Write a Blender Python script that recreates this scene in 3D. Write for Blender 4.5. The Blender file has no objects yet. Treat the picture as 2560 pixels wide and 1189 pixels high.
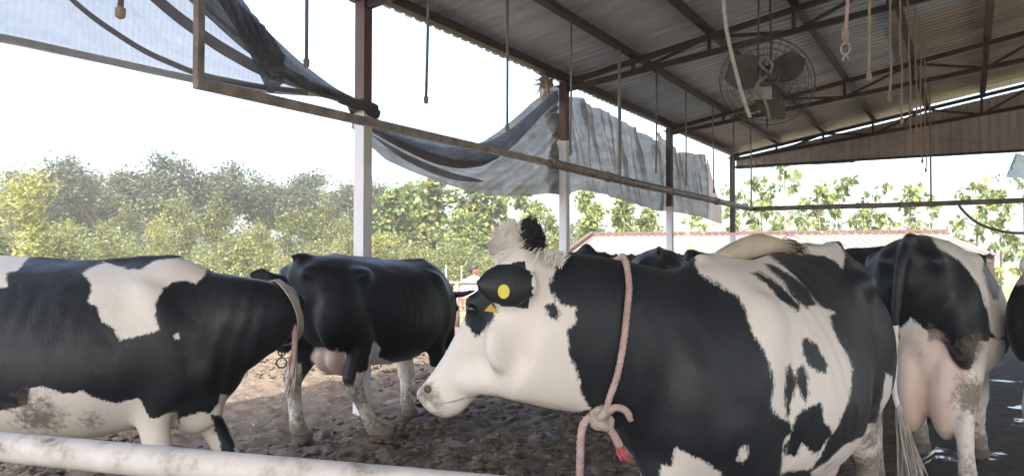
import bpy, bmesh, math, random
import numpy as np
from mathutils import Vector, Matrix
from math import radians, sin, cos, pi, sqrt, atan2

# ------------------------------------------------------------------ camera, light, exposure
SC = bpy.context.scene
COL = SC.collection
CAM_H = 1.45
cam_d = bpy.data.cameras.new('camera')
cam = bpy.data.objects.new('camera', cam_d)
COL.objects.link(cam)
cam.location = (0, 0, CAM_H)
cam.rotation_euler = (radians(90 + 1.48), 0, 0)
cam_d.sensor_width = 36.0
cam_d.lens = 36.0 * 1950 / 2560
cam_d.clip_start = 0.05
cam_d.clip_end = 3000
SC.camera = cam

SUN_EL = radians(50)
SUN_AZ = (-0.12, -0.99)          # horizontal direction towards the sun
world = bpy.data.worlds.new('World')
SC.world = world
world.use_nodes = True
wn = world.node_tree
bg = wn.nodes['Background']
sky = wn.nodes.new('ShaderNodeTexSky')
sky.sky_type = 'NISHITA'
sky.sun_disc = False
sky.sun_elevation = SUN_EL
sky.sun_rotation = atan2(SUN_AZ[0], SUN_AZ[1])
sky.air_density = 0.9
sky.dust_density = 5.0
sky.ozone_density = 0.0
wn.links.new(sky.outputs[0], bg.inputs[0])
bg.inputs[1].default_value = 0.15

sun_d = bpy.data.lights.new('sun', 'SUN')
sun_d.energy = 2.0
sun_d.angle = radians(0.6)
sun_d.color = (1.0, 0.94, 0.84)
sun = bpy.data.objects.new('sun', sun_d)
COL.objects.link(sun)
_sd = Vector((SUN_AZ[0], SUN_AZ[1], 0)).normalized() * cos(SUN_EL) + Vector((0, 0, sin(SUN_EL)))
sun.rotation_euler = _sd.to_track_quat('Z', 'Y').to_euler()
sun.location = (0, 0, 30)

vs = SC.view_settings
vs.view_transform = 'Standard'
vs.look = 'None'
vs.gamma = 1.0
vs.exposure = 2.35
SC.cycles.use_denoising = True
SC.cycles.max_bounces = 7
SC.cycles.diffuse_bounces = 4
SC.cycles.transparent_max_bounces = 24
SC.cycles.volume_bounces = 1
SC.cycles.sample_clamp_indirect = 6.0

rng = random.Random(7)
nrng = np.random.RandomState(11)

# ------------------------------------------------------------------ helpers
def tag(o, label=None, cat=None, group=None, kind=None):
    if label: o['label'] = label
    if cat: o['category'] = cat
    if group: o['group'] = group
    if kind: o['kind'] = kind
    return o

def empty(name, loc=(0, 0, 0), rz=0.0):
    o = bpy.data.objects.new(name, None)
    COL.objects.link(o)
    o.location = loc
    o.rotation_euler = (0, 0, rz)
    o.empty_display_size = 0.1
    return o

def link(name, me, mat=None, parent=None, loc=None, rz=None):
    o = bpy.data.objects.new(name, me)
    COL.objects.link(o)
    if mat is not None and len(me.materials) == 0:
        me.materials.append(mat)
    if parent is not None: o.parent = parent
    if loc is not None: o.location = loc
    if rz is not None: o.rotation_euler = (0, 0, rz)
    return o

def np_mesh(name, verts, faces, smooth=True):
    """verts (n,3) array, faces (m,k) array of equal-size polygons"""
    me = bpy.data.meshes.new(name)
    verts = np.asarray(verts, dtype=np.float32)
    faces = np.asarray(faces, dtype=np.int32)
    k = faces.shape[1]
    me.vertices.add(len(verts))
    me.vertices.foreach_set('co', verts.ravel())
    me.loops.add(faces.size)
    me.loops.foreach_set('vertex_index', faces.ravel())
    me.polygons.add(len(faces))
    me.polygons.foreach_set('loop_start', np.arange(len(faces), dtype=np.int32) * k)
    me.polygons.foreach_set('loop_total', np.full(len(faces), k, dtype=np.int32))
    me.update(calc_edges=True)
    if smooth:
        me.polygons.foreach_set('use_smooth', np.ones(len(faces), dtype=bool))
    me.validate()
    return me

class MB:
    def __init__(s):
        s.v = []; s.f = []
    def add(s, vs_, fs_):
        b = len(s.v)
        s.v.extend([tuple(p) for p in vs_])
        s.f.extend([tuple(i + b for i in f) for f in fs_])
    def box(s, c, size, m=None):
        hx, hy, hz = [q * 0.5 for q in size]
        vs_ = [Vector((x, y, z)) for x in (-hx, hx) for y in (-hy, hy) for z in (-hz, hz)]
        if m is not None: vs_ = [m @ p for p in vs_]
        vs_ = [p + Vector(c) for p in vs_]
        s.add(vs_, [(0, 1, 3, 2), (4, 6, 7, 5), (0, 4, 5, 1), (2, 3, 7, 6), (0, 2, 6, 4), (1, 5, 7, 3)])
    def bar(s, p0, p1, w, h, up=(0, 0, 1)):
        p0 = Vector(p0); p1 = Vector(p1)
        t = (p1 - p0).normalized()
        u = Vector(up)
        if abs(t.dot(u)) > 0.98: u = Vector((1, 0, 0))
        sd = t.cross(u).normalized(); u = sd.cross(t).normalized()
        vs_ = []
        for p in (p0, p1):
            for a, b in ((-1, -1), (1, -1), (1, 1), (-1, 1)):
                vs_.append(p + sd * (a * w * 0.5) + u * (b * h * 0.5))
        s.add(vs_, [(3, 2, 1, 0), (4, 5, 6, 7), (0, 1, 5, 4), (1, 2, 6, 5), (2, 3, 7, 6), (3, 0, 4, 7)])
    def tube(s, path, r, n=8, up=(0, 0, 1), ru=None, caps=True, wob=0.0):
        """path of points, r radius or list; ru: radius along 'up' (list) """
        path = [Vector(p) for p in path]
        N = len(path)
        rs = r if isinstance(r, (list, tuple)) else [r] * N
        us = rs if ru is None else (ru if isinstance(ru, (list, tuple)) else [ru] * N)
        vs_ = []
        prev = None
        for i, p in enumerate(path):
            t = (path[min(i + 1, N - 1)] - path[max(i - 1, 0)]).normalized()
            if prev is None:
                u = Vector(up)
                if abs(t.dot(u)) > 0.97: u = Vector((0, 1, 0)) if abs(t.y) < 0.9 else Vector((1, 0, 0))
            else:
                u = prev
            sd = t.cross(u).normalized(); u = sd.cross(t).normalized(); prev = u
            for k in range(n):
                a = 2 * pi * k / n
                w = 1.0 + (rng.uniform(-wob, wob) if wob else 0)
                vs_.append(p + sd * (cos(a) * rs[i] * w) + u * (sin(a) * us[i] * w))
        fs_ = []
        for i in range(N - 1):
            for k in range(n):
                a = i * n + k; b = i * n + (k + 1) % n
                fs_.append((a, b, b + n, a + n))
        if caps:
            fs_.append(tuple(range(n - 1, -1, -1)))
            fs_.append(tuple((N - 1) * n + k for k in range(n)))
        s.add(vs_, fs_)
    def ellipsoid(s, c, r, m=None, nu=14, nv=9):
        vs_ = [Vector((0, 0, r[2]))]
        for j in range(1, nv):
            ph = pi * j / nv
            for i in range(nu):
                th = 2 * pi * i / nu
                vs_.append(Vector((r[0] * sin(ph) * cos(th), r[1] * sin(ph) * sin(th), r[2] * cos(ph))))
        vs_.append(Vector((0, 0, -r[2])))
        fs_ = []
        for i in range(nu): fs_.append((0, 1 + i, 1 + (i + 1) % nu))
        for j in range(nv - 2):
            for i in range(nu):
                a = 1 + j * nu + i; b = 1 + j * nu + (i + 1) % nu
                fs_.append((a, a + nu, b + nu, b))
        L = len(vs_) - 1
        for i in range(nu): fs_.append((L, 1 + (nv - 2) * nu + (i + 1) % nu, 1 + (nv - 2) * nu + i))
        if m is not None: vs_ = [m @ p for p in vs_]
        s.add([p + Vector(c) for p in vs_], fs_)
    def mesh(s, name, smooth=False):
        me = bpy.data.meshes.new(name)
        me.from_pydata(s.v, [], s.f)
        me.update()
        if smooth:
            me.polygons.foreach_set('use_smooth', np.ones(len(me.polygons), dtype=bool))
        return me
    def build(s, name, mat, parent=None, smooth=False, loc=None, rz=None):
        return link(name, s.mesh(name, smooth), mat, parent, loc, rz)

def interp(pts, x):
    xs = [p[0] for p in pts]
    return [float(np.interp(x, xs, [p[k] for p in pts])) for k in range(1, len(pts[0]))]

def catmull(pts, n):
    """smooth path through pts, n points per span"""
    P = [Vector(p) for p in pts]
    out = []
    for i in range(len(P) - 1):
        a = P[max(i - 1, 0)]; b = P[i]; c = P[i + 1]; d = P[min(i + 2, len(P) - 1)]
        for k in range(n):
            t = k / n
            out.append(0.5 * ((2 * b) + (c - a) * t + (2 * a - 5 * b + 4 * c - d) * t * t + (3 * b - a - 3 * c + d) * t ** 3))
    out.append(P[-1])
    return out

# numpy value noise -------------------------------------------------
_tab = nrng.rand(256, 256).astype(np.float64)
def vnoise(x, y, seed=0):
    xi = np.floor(x).astype(np.int64); yi = np.floor(y).astype(np.int64)
    fx = x - xi; fy = y - yi
    fx = fx * fx * (3 - 2 * fx); fy = fy * fy * (3 - 2 * fy)
    def g(a, b): return _tab[(a + seed * 37) & 255, (b + seed * 91) & 255]
    return ((g(xi, yi) * (1 - fx) + g(xi + 1, yi) * fx) * (1 - fy) + (g(xi, yi + 1) * (1 - fx) + g(xi + 1, yi + 1) * fx) * fy)
def fbm(x, y, oct=4, seed=0):
    a = 0.5; s = np.zeros_like(x, dtype=np.float64)
    for k in range(oct):
        s += a * (vnoise(x, y, seed + k) - 0.5) * 2
        x = x * 2.03 + 11.3; y = y * 2.03 + 5.7; a *= 0.5
    return s

# ------------------------------------------------------------------ materials
def nmat(name):
    m = bpy.data.materials.new(name)
    m.use_nodes = True
    nt = m.node_tree
    return m, nt, nt.nodes['Principled BSDF'], nt.nodes['Material Output']

def N(nt, t, **kw):
    n = nt.nodes.new(t)
    for k, v in kw.items():
        if k in ('op',): n.operation = v
        else: setattr(n, k, v)
    return n

def math_n(nt, op, a, b=None, clamp=False):
    n = nt.nodes.new('ShaderNodeMath'); n.operation = op; n.use_clamp = clamp
    for i, q in enumerate((a, b)):
        if q is None: continue
        if isinstance(q, (int, float)): n.inputs[i].default_value = q
        else: nt.links.new(q, n.inputs[i])
    return n.outputs[0]

def noise_n(nt, scale, detail=4, rough=0.55, coord='Object', vscale=None, dist=0.0):
    tc = nt.nodes.new('ShaderNodeTexCoord')
    src = tc.outputs[coord]
    if vscale is not None:
        mp = nt.nodes.new('ShaderNodeMapping'); mp.inputs['Scale'].default_value = vscale
        nt.links.new(src, mp.inputs[0]); src = mp.outputs[0]
    n = nt.nodes.new('ShaderNodeTexNoise')
    n.inputs['Scale'].default_value = scale; n.inputs['Detail'].default_value = detail
    n.inputs['Roughness'].default_value = rough; n.inputs['Distortion'].default_value = dist
    nt.links.new(src, n.inputs['Vector'])
    return n.outputs[0]

def ramp_n(nt, fac, stops):
    r = nt.nodes.new('ShaderNodeValToRGB')
    el = r.color_ramp.elements
    while len(el) < len(stops): el.new(0.5)
    for e, (p, c) in zip(el, stops):
        e.position = p
        e.color = (c[0], c[1], c[2], 1) if not isinstance(c, (int, float)) else (c, c, c, 1)
    nt.links.new(fac, r.inputs[0])
    return r.outputs[0]

def mix_n(nt, fac, a, b):
    m = nt.nodes.new('ShaderNodeMix'); m.data_type = 'RGBA'
    for sock, q in ((m.inputs[0], fac), (m.inputs[6], a), (m.inputs[7], b)):
        if isinstance(q, (int, float)): sock.default_value = q
        elif isinstance(q, tuple): sock.default_value = (q[0], q[1], q[2], 1)
        else: nt.links.new(q, sock)
    return m.outputs[2]

def bump_n(nt, height, strength=0.3, dist=0.01):
    b = nt.nodes.new('ShaderNodeBump'); b.inputs['Strength'].default_value = strength
    b.inputs['Distance'].default_value = dist
    nt.links.new(height, b.inputs['Height'])
    return b.outputs[0]

def noisy(name, stops, scale=6.0, rough=0.7, metal=0.0, bump=0.2, bscale=None, bdist=0.004, detail=6, vscale=None):
    """plain worn surface: a noise ramp over `stops` + fine relief"""
    m, nt, p, out = nmat(name)
    f = noise_n(nt, scale, detail, 0.65, vscale=vscale)
    nt.links.new(ramp_n(nt, f, stops), p.inputs['Base Color'])
    p.inputs['Roughness'].default_value = rough
    p.inputs['Metallic'].default_value = metal
    if bump:
        nt.links.new(bump_n(nt, noise_n(nt, bscale or scale * 6, 5, 0.6), bump, bdist), p.inputs['Normal'])
    return m

M = {}
M['steel_brown'] = noisy('steel_brown', [(0.3, (0.036, 0.028, 0.026)), (0.55, (0.066, 0.05, 0.046)), (0.8, (0.105, 0.085, 0.078))], 5, 0.6, 0.0, 0.2)
M['post_paint'] = noisy('post_paint', [(0.25, (0.10, 0.055, 0.05)), (0.6, (0.135, 0.078, 0.07)), (0.85, (0.19, 0.13, 0.118))], 4, 0.55)
M['post_white'] = noisy('post_white', [(0.2, (0.42, 0.4, 0.4)), (0.45, (0.66, 0.66, 0.68)), (0.8, (0.78, 0.78, 0.8))], 3, 0.6, 0.0, 0.25, vscale=(1, 1, 0.35))
M['rail_steel'] = noisy('rail_steel', [(0.3, (0.13, 0.11, 0.10)), (0.5, (0.25, 0.225, 0.21)), (0.75, (0.38, 0.35, 0.33))], 7, 0.55, 0.1, 0.3)
M['rod'] = noisy('rod', [(0.3, (0.16, 0.15, 0.14)), (0.7, (0.30, 0.29, 0.27))], 9, 0.6)
M['rope_tan'] = noisy('rope_tan', [(0.3, (0.30, 0.235, 0.17)), (0.7, (0.47, 0.39, 0.30))], 40, 0.9)
M['rope_white'] = noisy('rope_white', [(0.3, (0.36, 0.35, 0.33)), (0.7, (0.62, 0.60, 0.57))], 30, 0.9)
M['rope_pink'] = noisy('rope_pink', [(0.25, (0.36, 0.25, 0.23)), (0.5, (0.50, 0.37, 0.35)), (0.72, (0.63, 0.54, 0.52))], 14, 0.85, 0, 0.6, 70, 0.006)
M['rope_red'] = noisy('rope_red', [(0.3, (0.5, 0.10, 0.11)), (0.7, (0.66, 0.22, 0.22))], 30, 0.9, 0, 0.6)
M['strap'] = noisy('strap', [(0.3, (0.36, 0.31, 0.27)), (0.7, (0.52, 0.46, 0.41))], 14, 0.85, 0, 0.5)
M['chain'] = noisy('chain', [(0.3, (0.05, 0.04, 0.035)), (0.7, (0.14, 0.11, 0.09))], 30, 0.5, 0.6)
M['pipe_white'] = noisy('pipe_white', [(0.30, (0.22, 0.17, 0.13)), (0.38, (0.5, 0.46, 0.42)), (0.48, (0.68, 0.65, 0.62)), (0.62, (0.77, 0.75, 0.73))], 9, 0.5, 0, 0.3, 30, 0.002)
M['metal_dark'] = noisy('metal_dark', [(0.3, (0.03, 0.03, 0.032)), (0.7, (0.08, 0.078, 0.075))], 12, 0.55, 0.2)
M['tag_orange'] = noisy('tag_orange', [(0.3, (0.5, 0.30, 0.03)), (0.8, (0.62, 0.44, 0.05))], 30, 0.5, 0, 0.1)
M['tag_yellow'] = noisy('tag_yellow', [(0.3, (0.72, 0.66, 0.05)), (0.8, (0.8, 0.74, 0.12))], 12, 0.5, 0, 0.1)
M['hose'] = noisy('hose', [(0.3, (0.10, 0.11, 0.12)), (0.7, (0.2, 0.21, 0.22))], 10, 0.5)
M['bamboo'] = noisy('bamboo', [(0.3, (0.26, 0.23, 0.17)), (0.7, (0.4, 0.36, 0.27))], 10, 0.7)
M['brick'] = noisy('brick', [(0.3, (0.07, 0.044, 0.038)), (0.55, (0.115, 0.072, 0.062)), (0.8, (0.18, 0.125, 0.108))], 1.3, 0.9)
M['mortar'] = noisy('mortar', [(0.3, (0.17, 0.145, 0.125)), (0.7, (0.25, 0.215, 0.19))], 6, 0.9)
M['fence'] = noisy('fence', [(0.3, (0.12, 0.07, 0.065)), (0.55, (0.15, 0.11, 0.10)), (0.8, (0.19, 0.165, 0.15))], 4, 0.7)
M['fence_red'] = noisy('fence_red', [(0.3, (0.28, 0.05, 0.06)), (0.7, (0.38, 0.09, 0.09))], 6, 0.6)
M['bark'] = noisy('bark', [(0.3, (0.10, 0.085, 0.07)), (0.7, (0.2, 0.17, 0.14))], 5, 0.95, 0, 0.6, 25, 0.02)

def roof_mat(name, c0, c1, c2):
    m, nt, p, out = nmat(name)
    f = noise_n(nt, 1.2, 6, 0.7, vscale=(0.5, 1.6, 1))
    c = ramp_n(nt, f, [(0.3, c0), (0.5, c1), (0.72, c2)])
    g = noise_n(nt, 9, 4, 0.6, vscale=(0.25, 3.0, 1))
    c2_ = mix_n(nt, ramp_n(nt, g, [(0.55, 0.0), (0.75, 0.5)]), c, (c0[0] * 0.55, c0[1] * 0.5, c0[2] * 0.45))
    nt.links.new(c2_, p.inputs['Base Color'])
    p.inputs['Roughness'].default_value = 0.5
    p.inputs['Metallic'].default_value = 0.1
    return m
M['roof'] = roof_mat('roof_sheet', (0.37, 0.405, 0.44), (0.52, 0.565, 0.61), (0.60, 0.65, 0.70))
M['roof_brown'] = roof_mat('roof_sheet_brown', (0.30, 0.25, 0.21), (0.42, 0.37, 0.33), (0.5, 0.45, 0.41))
M['wall_sheet'] = roof_mat('wall_sheet', (0.30, 0.265, 0.24), (0.44, 0.41, 0.38), (0.52, 0.49, 0.46))
M['far_roof'] = noisy('far_roof', [(0.3, (0.13, 0.125, 0.105)), (0.5, (0.175, 0.168, 0.146)), (0.75, (0.205, 0.198, 0.175))], 1.2, 0.75, vscale=(2.5, 0.6, 1))

def cloth_mat(name, cols, transp, transl, stripe=None, stripe_scale=30.0, nscale=2.4):
    m, nt, p, out = nmat(name)
    nt.nodes.remove(p)
    uv = nt.nodes.new('ShaderNodeTexCoord').outputs['UV']
    f = noise_n(nt, nscale, 7, 0.72 if nscale > 2 else .5, vscale=(1, 1, 1))
    c = ramp_n(nt, f, cols)
    w = nt.nodes.new('ShaderNodeTexWave'); w.wave_type = 'BANDS'; w.bands_direction = 'X'
    w.inputs['Scale'].default_value = stripe_scale; w.inputs['Distortion'].default_value = 1.5; w.inputs['Detail'].default_value = 3
    mp = nt.nodes.new('ShaderNodeMapping'); mp.inputs['Scale'].default_value = (1, 0.1, 1)
    nt.links.new(uv, mp.inputs[0]); nt.links.new(mp.outputs[0], w.inputs[0])
    if stripe:
        sv = ramp_n(nt, noise_n(nt, 3.0, 3, 0.6, coord='UV', vscale=stripe[1]), [(0.45, 0.0), (0.62, 0.8)])
        c = mix_n(nt, sv, c, stripe[0])
    c = mix_n(nt, math_n(nt, 'MULTIPLY', w.outputs['Fac'], 0.22), c, (0.25, 0.28, 0.30))
    d = nt.nodes.new('ShaderNodeBsdfDiffuse'); nt.links.new(c, d.inputs[0])
    t = nt.nodes.new('ShaderNodeBsdfTranslucent'); nt.links.new(c, t.inputs[0])
    tr = nt.nodes.new('ShaderNodeBsdfTransparent')
    m1 = nt.nodes.new('ShaderNodeMixShader'); m1.inputs[0].default_value = transl
    nt.links.new(d.outputs[0], m1.inputs[1]); nt.links.new(t.outputs[0], m1.inputs[2])
    m2 = nt.nodes.new('ShaderNodeMixShader')
    wv = noise_n(nt, 60.0, 3, 0.7, coord='UV', vscale=(1, 0.4, 1))
    fac = ramp_n(nt, wv, [(0.3, max(0.0, transp - 0.06)), (0.7, min(1, transp + 0.06))])
    nt.links.new(fac, m2.inputs[0])
    nt.links.new(m1.outputs[0], m2.inputs[1]); nt.links.new(tr.outputs[0], m2.inputs[2])
    nt.links.new(m2.outputs[0], out.inputs[0])
    return m
M['tarp_sheer'] = cloth_mat('tarp_sheer', [(0.3, (0.50, 0.475, 0.43)), (0.5, (0.58, 0.545, 0.485)), (0.7, (0.60, 0.55, 0.48))], 0.20, 0.75, ((0.46, 0.455, 0.44), (0.3, 3, 1)), 14, .7)
M['tarp_grey'] = cloth_mat('tarp_grey', [(0.3, (0.16, 0.148, 0.128)), (0.5, (0.32, 0.295, 0.255)), (0.72, (0.48, 0.445, 0.385))], 0.05, 0.55, ((0.20, 0.205, 0.20), (1, 4, 1)), 40)
M['tarp_blue'] = cloth_mat('tarp_blue', [(0.3, (0.09, 0.105, 0.125)), (0.5, (0.17, 0.185, 0.205)), (0.72, (0.33, 0.315, 0.30))], 0.02, 0.5, ((0.08, 0.105, 0.135), (2, 6, 1)), 10)
M['tarp_backlit'] = cloth_mat('tarp_backlit', [(0.3, (0.50, 0.40, 0.31)), (0.7, (0.62, 0.51, 0.40))], 0.03, 0.6, None, 40)  # tan stands for light shining through the far curtain's corner
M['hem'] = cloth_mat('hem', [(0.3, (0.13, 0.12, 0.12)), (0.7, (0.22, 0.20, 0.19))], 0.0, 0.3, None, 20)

def leaf_mat(name, stops, trans=0.45):
    m, nt, p, out = nmat(name)
    nt.nodes.remove(p)
    g = nt.nodes.new('ShaderNodeNewGeometry')
    c = ramp_n(nt, g.outputs['Random Per Island'], stops)
    oi = nt.nodes.new('ShaderNodeObjectInfo')
    hs = nt.nodes.new('ShaderNodeHueSaturation')
    hs.inputs['Hue'].default_value = 0.5
    v = math_n(nt, 'ADD', math_n(nt, 'MULTIPLY', oi.outputs['Random'], 0.35), 0.85)
    nt.links.new(v, hs.inputs['Value']); nt.links.new(c, hs.inputs['Color'])
    d = nt.nodes.new('ShaderNodeBsdfDiffuse'); t = nt.nodes.new('ShaderNodeBsdfTranslucent')
    nt.links.new(hs.outputs[0], d.inputs[0]); nt.links.new(hs.outputs[0], t.inputs[0])
    mx = nt.nodes.new('ShaderNodeMixShader'); mx.inputs[0].default_value = trans
    nt.links.new(d.outputs[0], mx.inputs[1]); nt.links.new(t.outputs[0], mx.inputs[2])
    gl = nt.nodes.new('ShaderNodeBsdfGlossy'); gl.inputs['Roughness'].default_value = 0.45
    gl.inputs[0].default_value = (0.9, 0.9, 0.9, 1)
    m2 = nt.nodes.new('ShaderNodeMixShader'); m2.inputs[0].default_value = 0.02
    nt.links.new(mx.outputs[0], m2.inputs[1]); nt.links.new(gl.outputs[0], m2.inputs[2])
    nt.links.new(m2.outputs[0], out.inputs[0])
    return m
M['leaf_acacia'] = leaf_mat('leaf_acacia', [(0.0, (0.035, 0.052, 0.036)), (0.5, (0.068, 0.088, 0.052)), (0.85, (0.12, 0.13, 0.066)), (1.0, (0.17, 0.17, 0.08))])
M['leaf_teak'] = leaf_mat('leaf_teak', [(0.0, (0.068, 0.115, 0.041)), (0.45, (0.135, 0.189, 0.068)), (0.85, (0.230, 0.257, 0.081)), (1.0, (0.405, 0.351, 0.068))])
M['leaf_yellow'] = leaf_mat('leaf_yellow', [(0.0, (0.13, 0.16, 0.06)), (0.5, (0.22, 0.235, 0.09)), (1.0, (0.33, 0.30, 0.09))])
M['leaf_brush'] = leaf_mat('leaf_brush', [(0.0, (0.085, 0.115, 0.05)), (0.5, (0.145, 0.17, 0.07)), (0.9, (0.21, 0.215, 0.095)), (1.0, (0.30, 0.265, 0.085))])

def ground_mat():
    m, nt, p, out = nmat('soil')
    big = noise_n(nt, 0.55, 5, 0.6)
    mid = noise_n(nt, 5.0, 8, 0.72)
    fine = noise_n(nt, 42.0, 6, 0.7)
    c = ramp_n(nt, mid, [(0.3, (0.055, 0.042, 0.031)), (0.5, (0.155, 0.122, 0.092)), (0.7, (0.28, 0.225, 0.17))])
    c = mix_n(nt, ramp_n(nt, fine, [(0.5, 0.0), (0.7, 0.55)]), c, (0.19, 0.16, 0.125))
    g = nt.nodes.new('ShaderNodeNewGeometry')
    sx = nt.nodes.new('ShaderNodeSeparateXYZ'); nt.links.new(g.outputs['Position'], sx.inputs[0])
    # dry trampled earth outside the shed, its tone lowered against the sun; damp dung inside, edge broken by noise
    dry = math_n(nt, 'SUBTRACT', math_n(nt, 'MULTIPLY', sx.outputs[1], 0.585), sx.outputs[0])
    dry = math_n(nt, 'ADD', dry, math_n(nt, 'MULTIPLY', big, 3.0))
    dryf = ramp_n(nt, math_n(nt, 'DIVIDE', math_n(nt, 'SUBTRACT', dry, 5.2), 4.0), [(0.0, 0.0), (1.0, 1.0)])
    c = mix_n(nt, math_n(nt, 'MULTIPLY', dryf, 0.62), c, mix_n(nt, mid, (0.058, 0.046, 0.034), (0.145, 0.118, 0.09)))
    # grass field far out
    fld = ramp_n(nt, math_n(nt, 'DIVIDE', math_n(nt, 'SUBTRACT', sx.outputs[1], 20.0), 8.0), [(0.0, 0.0), (1.0, 1.0)])
    c = mix_n(nt, fld, c, mix_n(nt, mid, (0.20, 0.21, 0.07), (0.34, 0.31, 0.13)))
    nt.links.new(c, p.inputs['Base Color'])
    wet = math_n(nt, 'MULTIPLY', ramp_n(nt, noise_n(nt, 2.2, 4, 0.6), [(0.52, 0.0), (0.64, 1.0)]), math_n(nt, 'SUBTRACT', 1.0, dryf))
    nt.links.new(math_n(nt, 'SUBTRACT', 0.92, math_n(nt, 'MULTIPLY', wet, 0.5)), p.inputs['Roughness'])
    p.inputs['Specular IOR Level'].default_value = 0.35
    nt.links.new(bump_n(nt, math_n(nt, 'ADD', mid, math_n(nt, 'MULTIPLY', fine, 0.5)), 0.8, 0.03), p.inputs['Normal'])
    return m
M['soil'] = ground_mat()

def slab_mat():
    m, nt, p, out = nmat('wet_concrete')
    a = noise_n(nt, 2.2, 6, 0.62)
    f = noise_n(nt, 9, 6, 0.7)
    c = ramp_n(nt, f, [(0.3, (0.032, 0.026, 0.02)), (0.6, (0.09, 0.074, 0.058)), (0.8, (0.15, 0.125, 0.1))])
    nt.links.new(c, p.inputs['Base Color'])
    w = ramp_n(nt, a, [(0.60, 0.85), (0.65, 0.08)])
    nt.links.new(w, p.inputs['Roughness'])
    b = bump_n(nt, f, 0.25, 0.01)
    mixn = nt.nodes.new('ShaderNodeMix'); mixn.data_type = 'VECTOR'
    gg = nt.nodes.new('ShaderNodeNewGeometry')
    nt.links.new(ramp_n(nt, a, [(0.60, 0.0), (0.65, 0.8)]), mixn.inputs[0])
    nt.links.new(b, mixn.inputs[4]); nt.links.new(gg.outputs['Normal'], mixn.inputs[5])
    nt.links.new(mixn.outputs[1], p.inputs['Normal'])
    return m
M['slab'] = slab_mat()

def cow_mat(name, black=(0.011, 0.0145, 0.0195), white=(0.84, 0.815, 0.775)):
    """coat: attribute 'coat' r = signed distance to the white patches (m), g = bare pink skin, b = dirt, with udder crease shade painted in"""
    m, nt, p, out = nmat(name)
    at = nt.nodes.new('ShaderNodeVertexColor'); at.layer_name = 'coat'
    sp = nt.nodes.new('ShaderNodeSeparateColor'); nt.links.new(at.outputs[0], sp.inputs[0])
    edge = noise_n(nt, 26, 6, 0.75, vscale=(1.0, 1.0, 0.7))
    hair = noise_n(nt, 120, 4, 0.65, vscale=(1.0, 1.0, 0.4))
    w = math_n(nt, 'SUBTRACT', sp.outputs[0], 0.5)
    w = math_n(nt, 'ADD', w, math_n(nt, 'MULTIPLY', math_n(nt, 'SUBTRACT', edge, 0.5), 0.034))
    w = math_n(nt, 'ADD', w, math_n(nt, 'MULTIPLY', math_n(nt, 'SUBTRACT', hair, 0.5), 0.030))
    wf = ramp_n(nt, math_n(nt, 'ADD', math_n(nt, 'MULTIPLY', w, 110.0), 0.5), [(0.0, 0.0), (1.0, 1.0)])
    wc = mix_n(nt, noise_n(nt, 7, 4, 0.6), white, (white[0] * 0.9, white[1] * 0.87, white[2] * 0.84))
    bc = mix_n(nt, noise_n(nt, 5, 3, 0.5), black, (black[0] * 2.0, black[1] * 1.9, black[2] * 1.8))
    c = mix_n(nt, wf, bc, wc)
    pk = ramp_n(nt, math_n(nt, 'ADD', sp.outputs[1], math_n(nt, 'MULTIPLY', math_n(nt, 'SUBTRACT', noise_n(nt, 22, 5, 0.7), 0.5), 0.6)), [(0.3, 0.0), (0.75, 1.0)])
    c = mix_n(nt, pk, c, mix_n(nt, noise_n(nt, 12, 4, 0.6), (0.76, 0.635, 0.585), (0.66, 0.515, 0.465)))
    dn = ramp_n(nt, math_n(nt, 'ADD', sp.outputs[2], math_n(nt, 'MULTIPLY', math_n(nt, 'SUBTRACT', noise_n(nt, 26, 7, 0.75), 0.5), 1.3)), [(0.42, 0.0), (0.72, 0.85)])
    c = mix_n(nt, dn, c, mix_n(nt, noise_n(nt, 9, 4, 0.6), (0.075, 0.06, 0.045), (0.24, 0.20, 0.16)))
    nt.links.new(c, p.inputs['Base Color'])
    r = math_n(nt, 'ADD', math_n(nt, 'MULTIPLY', noise_n(nt, 8, 3, 0.6), 0.22), 0.34)
    nt.links.new(math_n(nt, 'MAXIMUM', r, math_n(nt, 'MULTIPLY', dn, 0.9)), p.inputs['Roughness'])
    p.inputs['Specular IOR Level'].default_value = 0.36
    p.inputs['Sheen Weight'].default_value = 0.04
    p.inputs['Sheen Roughness'].default_value = 0.5
    fine_h = math_n(nt, 'ADD', hair, math_n(nt, 'MULTIPLY', noise_n(nt, 18, 4, 0.6), 1.2))
    b1 = nt.nodes.new('ShaderNodeBump'); b1.inputs['Strength'].default_value = 0.16; b1.inputs['Distance'].default_value = 0.03
    nt.links.new(noise_n(nt, 5.5, 3, 0.55, vscale=(1.5, 1.5, .7), dist=.6), b1.inputs['Height'])
    b2 = nt.nodes.new('ShaderNodeBump'); b2.inputs['Strength'].default_value = 0.4; b2.inputs['Distance'].default_value = 0.005
    nt.links.new(fine_h, b2.inputs['Height']); nt.links.new(b1.outputs[0], b2.inputs['Normal'])
    nt.links.new(b2.outputs[0], p.inputs['Normal'])
    return m
M['cow'] = cow_mat('cow_coat')
M['hair_black'] = noisy('hair_black', [(0.3, (0.01, 0.01, 0.012)), (0.7, (0.03, 0.028, 0.028))], 20, 0.6, 0, 0)
M['hair_white'] = noisy('hair_white', [(0.3, (0.68, 0.65, 0.60)), (0.7, (0.80, 0.78, 0.74))], 20, 0.7, 0, 0)
M['hair_tan'] = noisy('hair_tan', [(0.3, (0.42, 0.36, 0.28)), (0.7, (0.58, 0.52, 0.43))], 14, 0.75, 0, 0)
M['hair_dirty'] = noisy('hair_dirty', [(0.3, (0.28, 0.25, 0.22)), (0.7, (0.5, 0.47, 0.43))], 14, 0.75, 0, 0)
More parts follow.
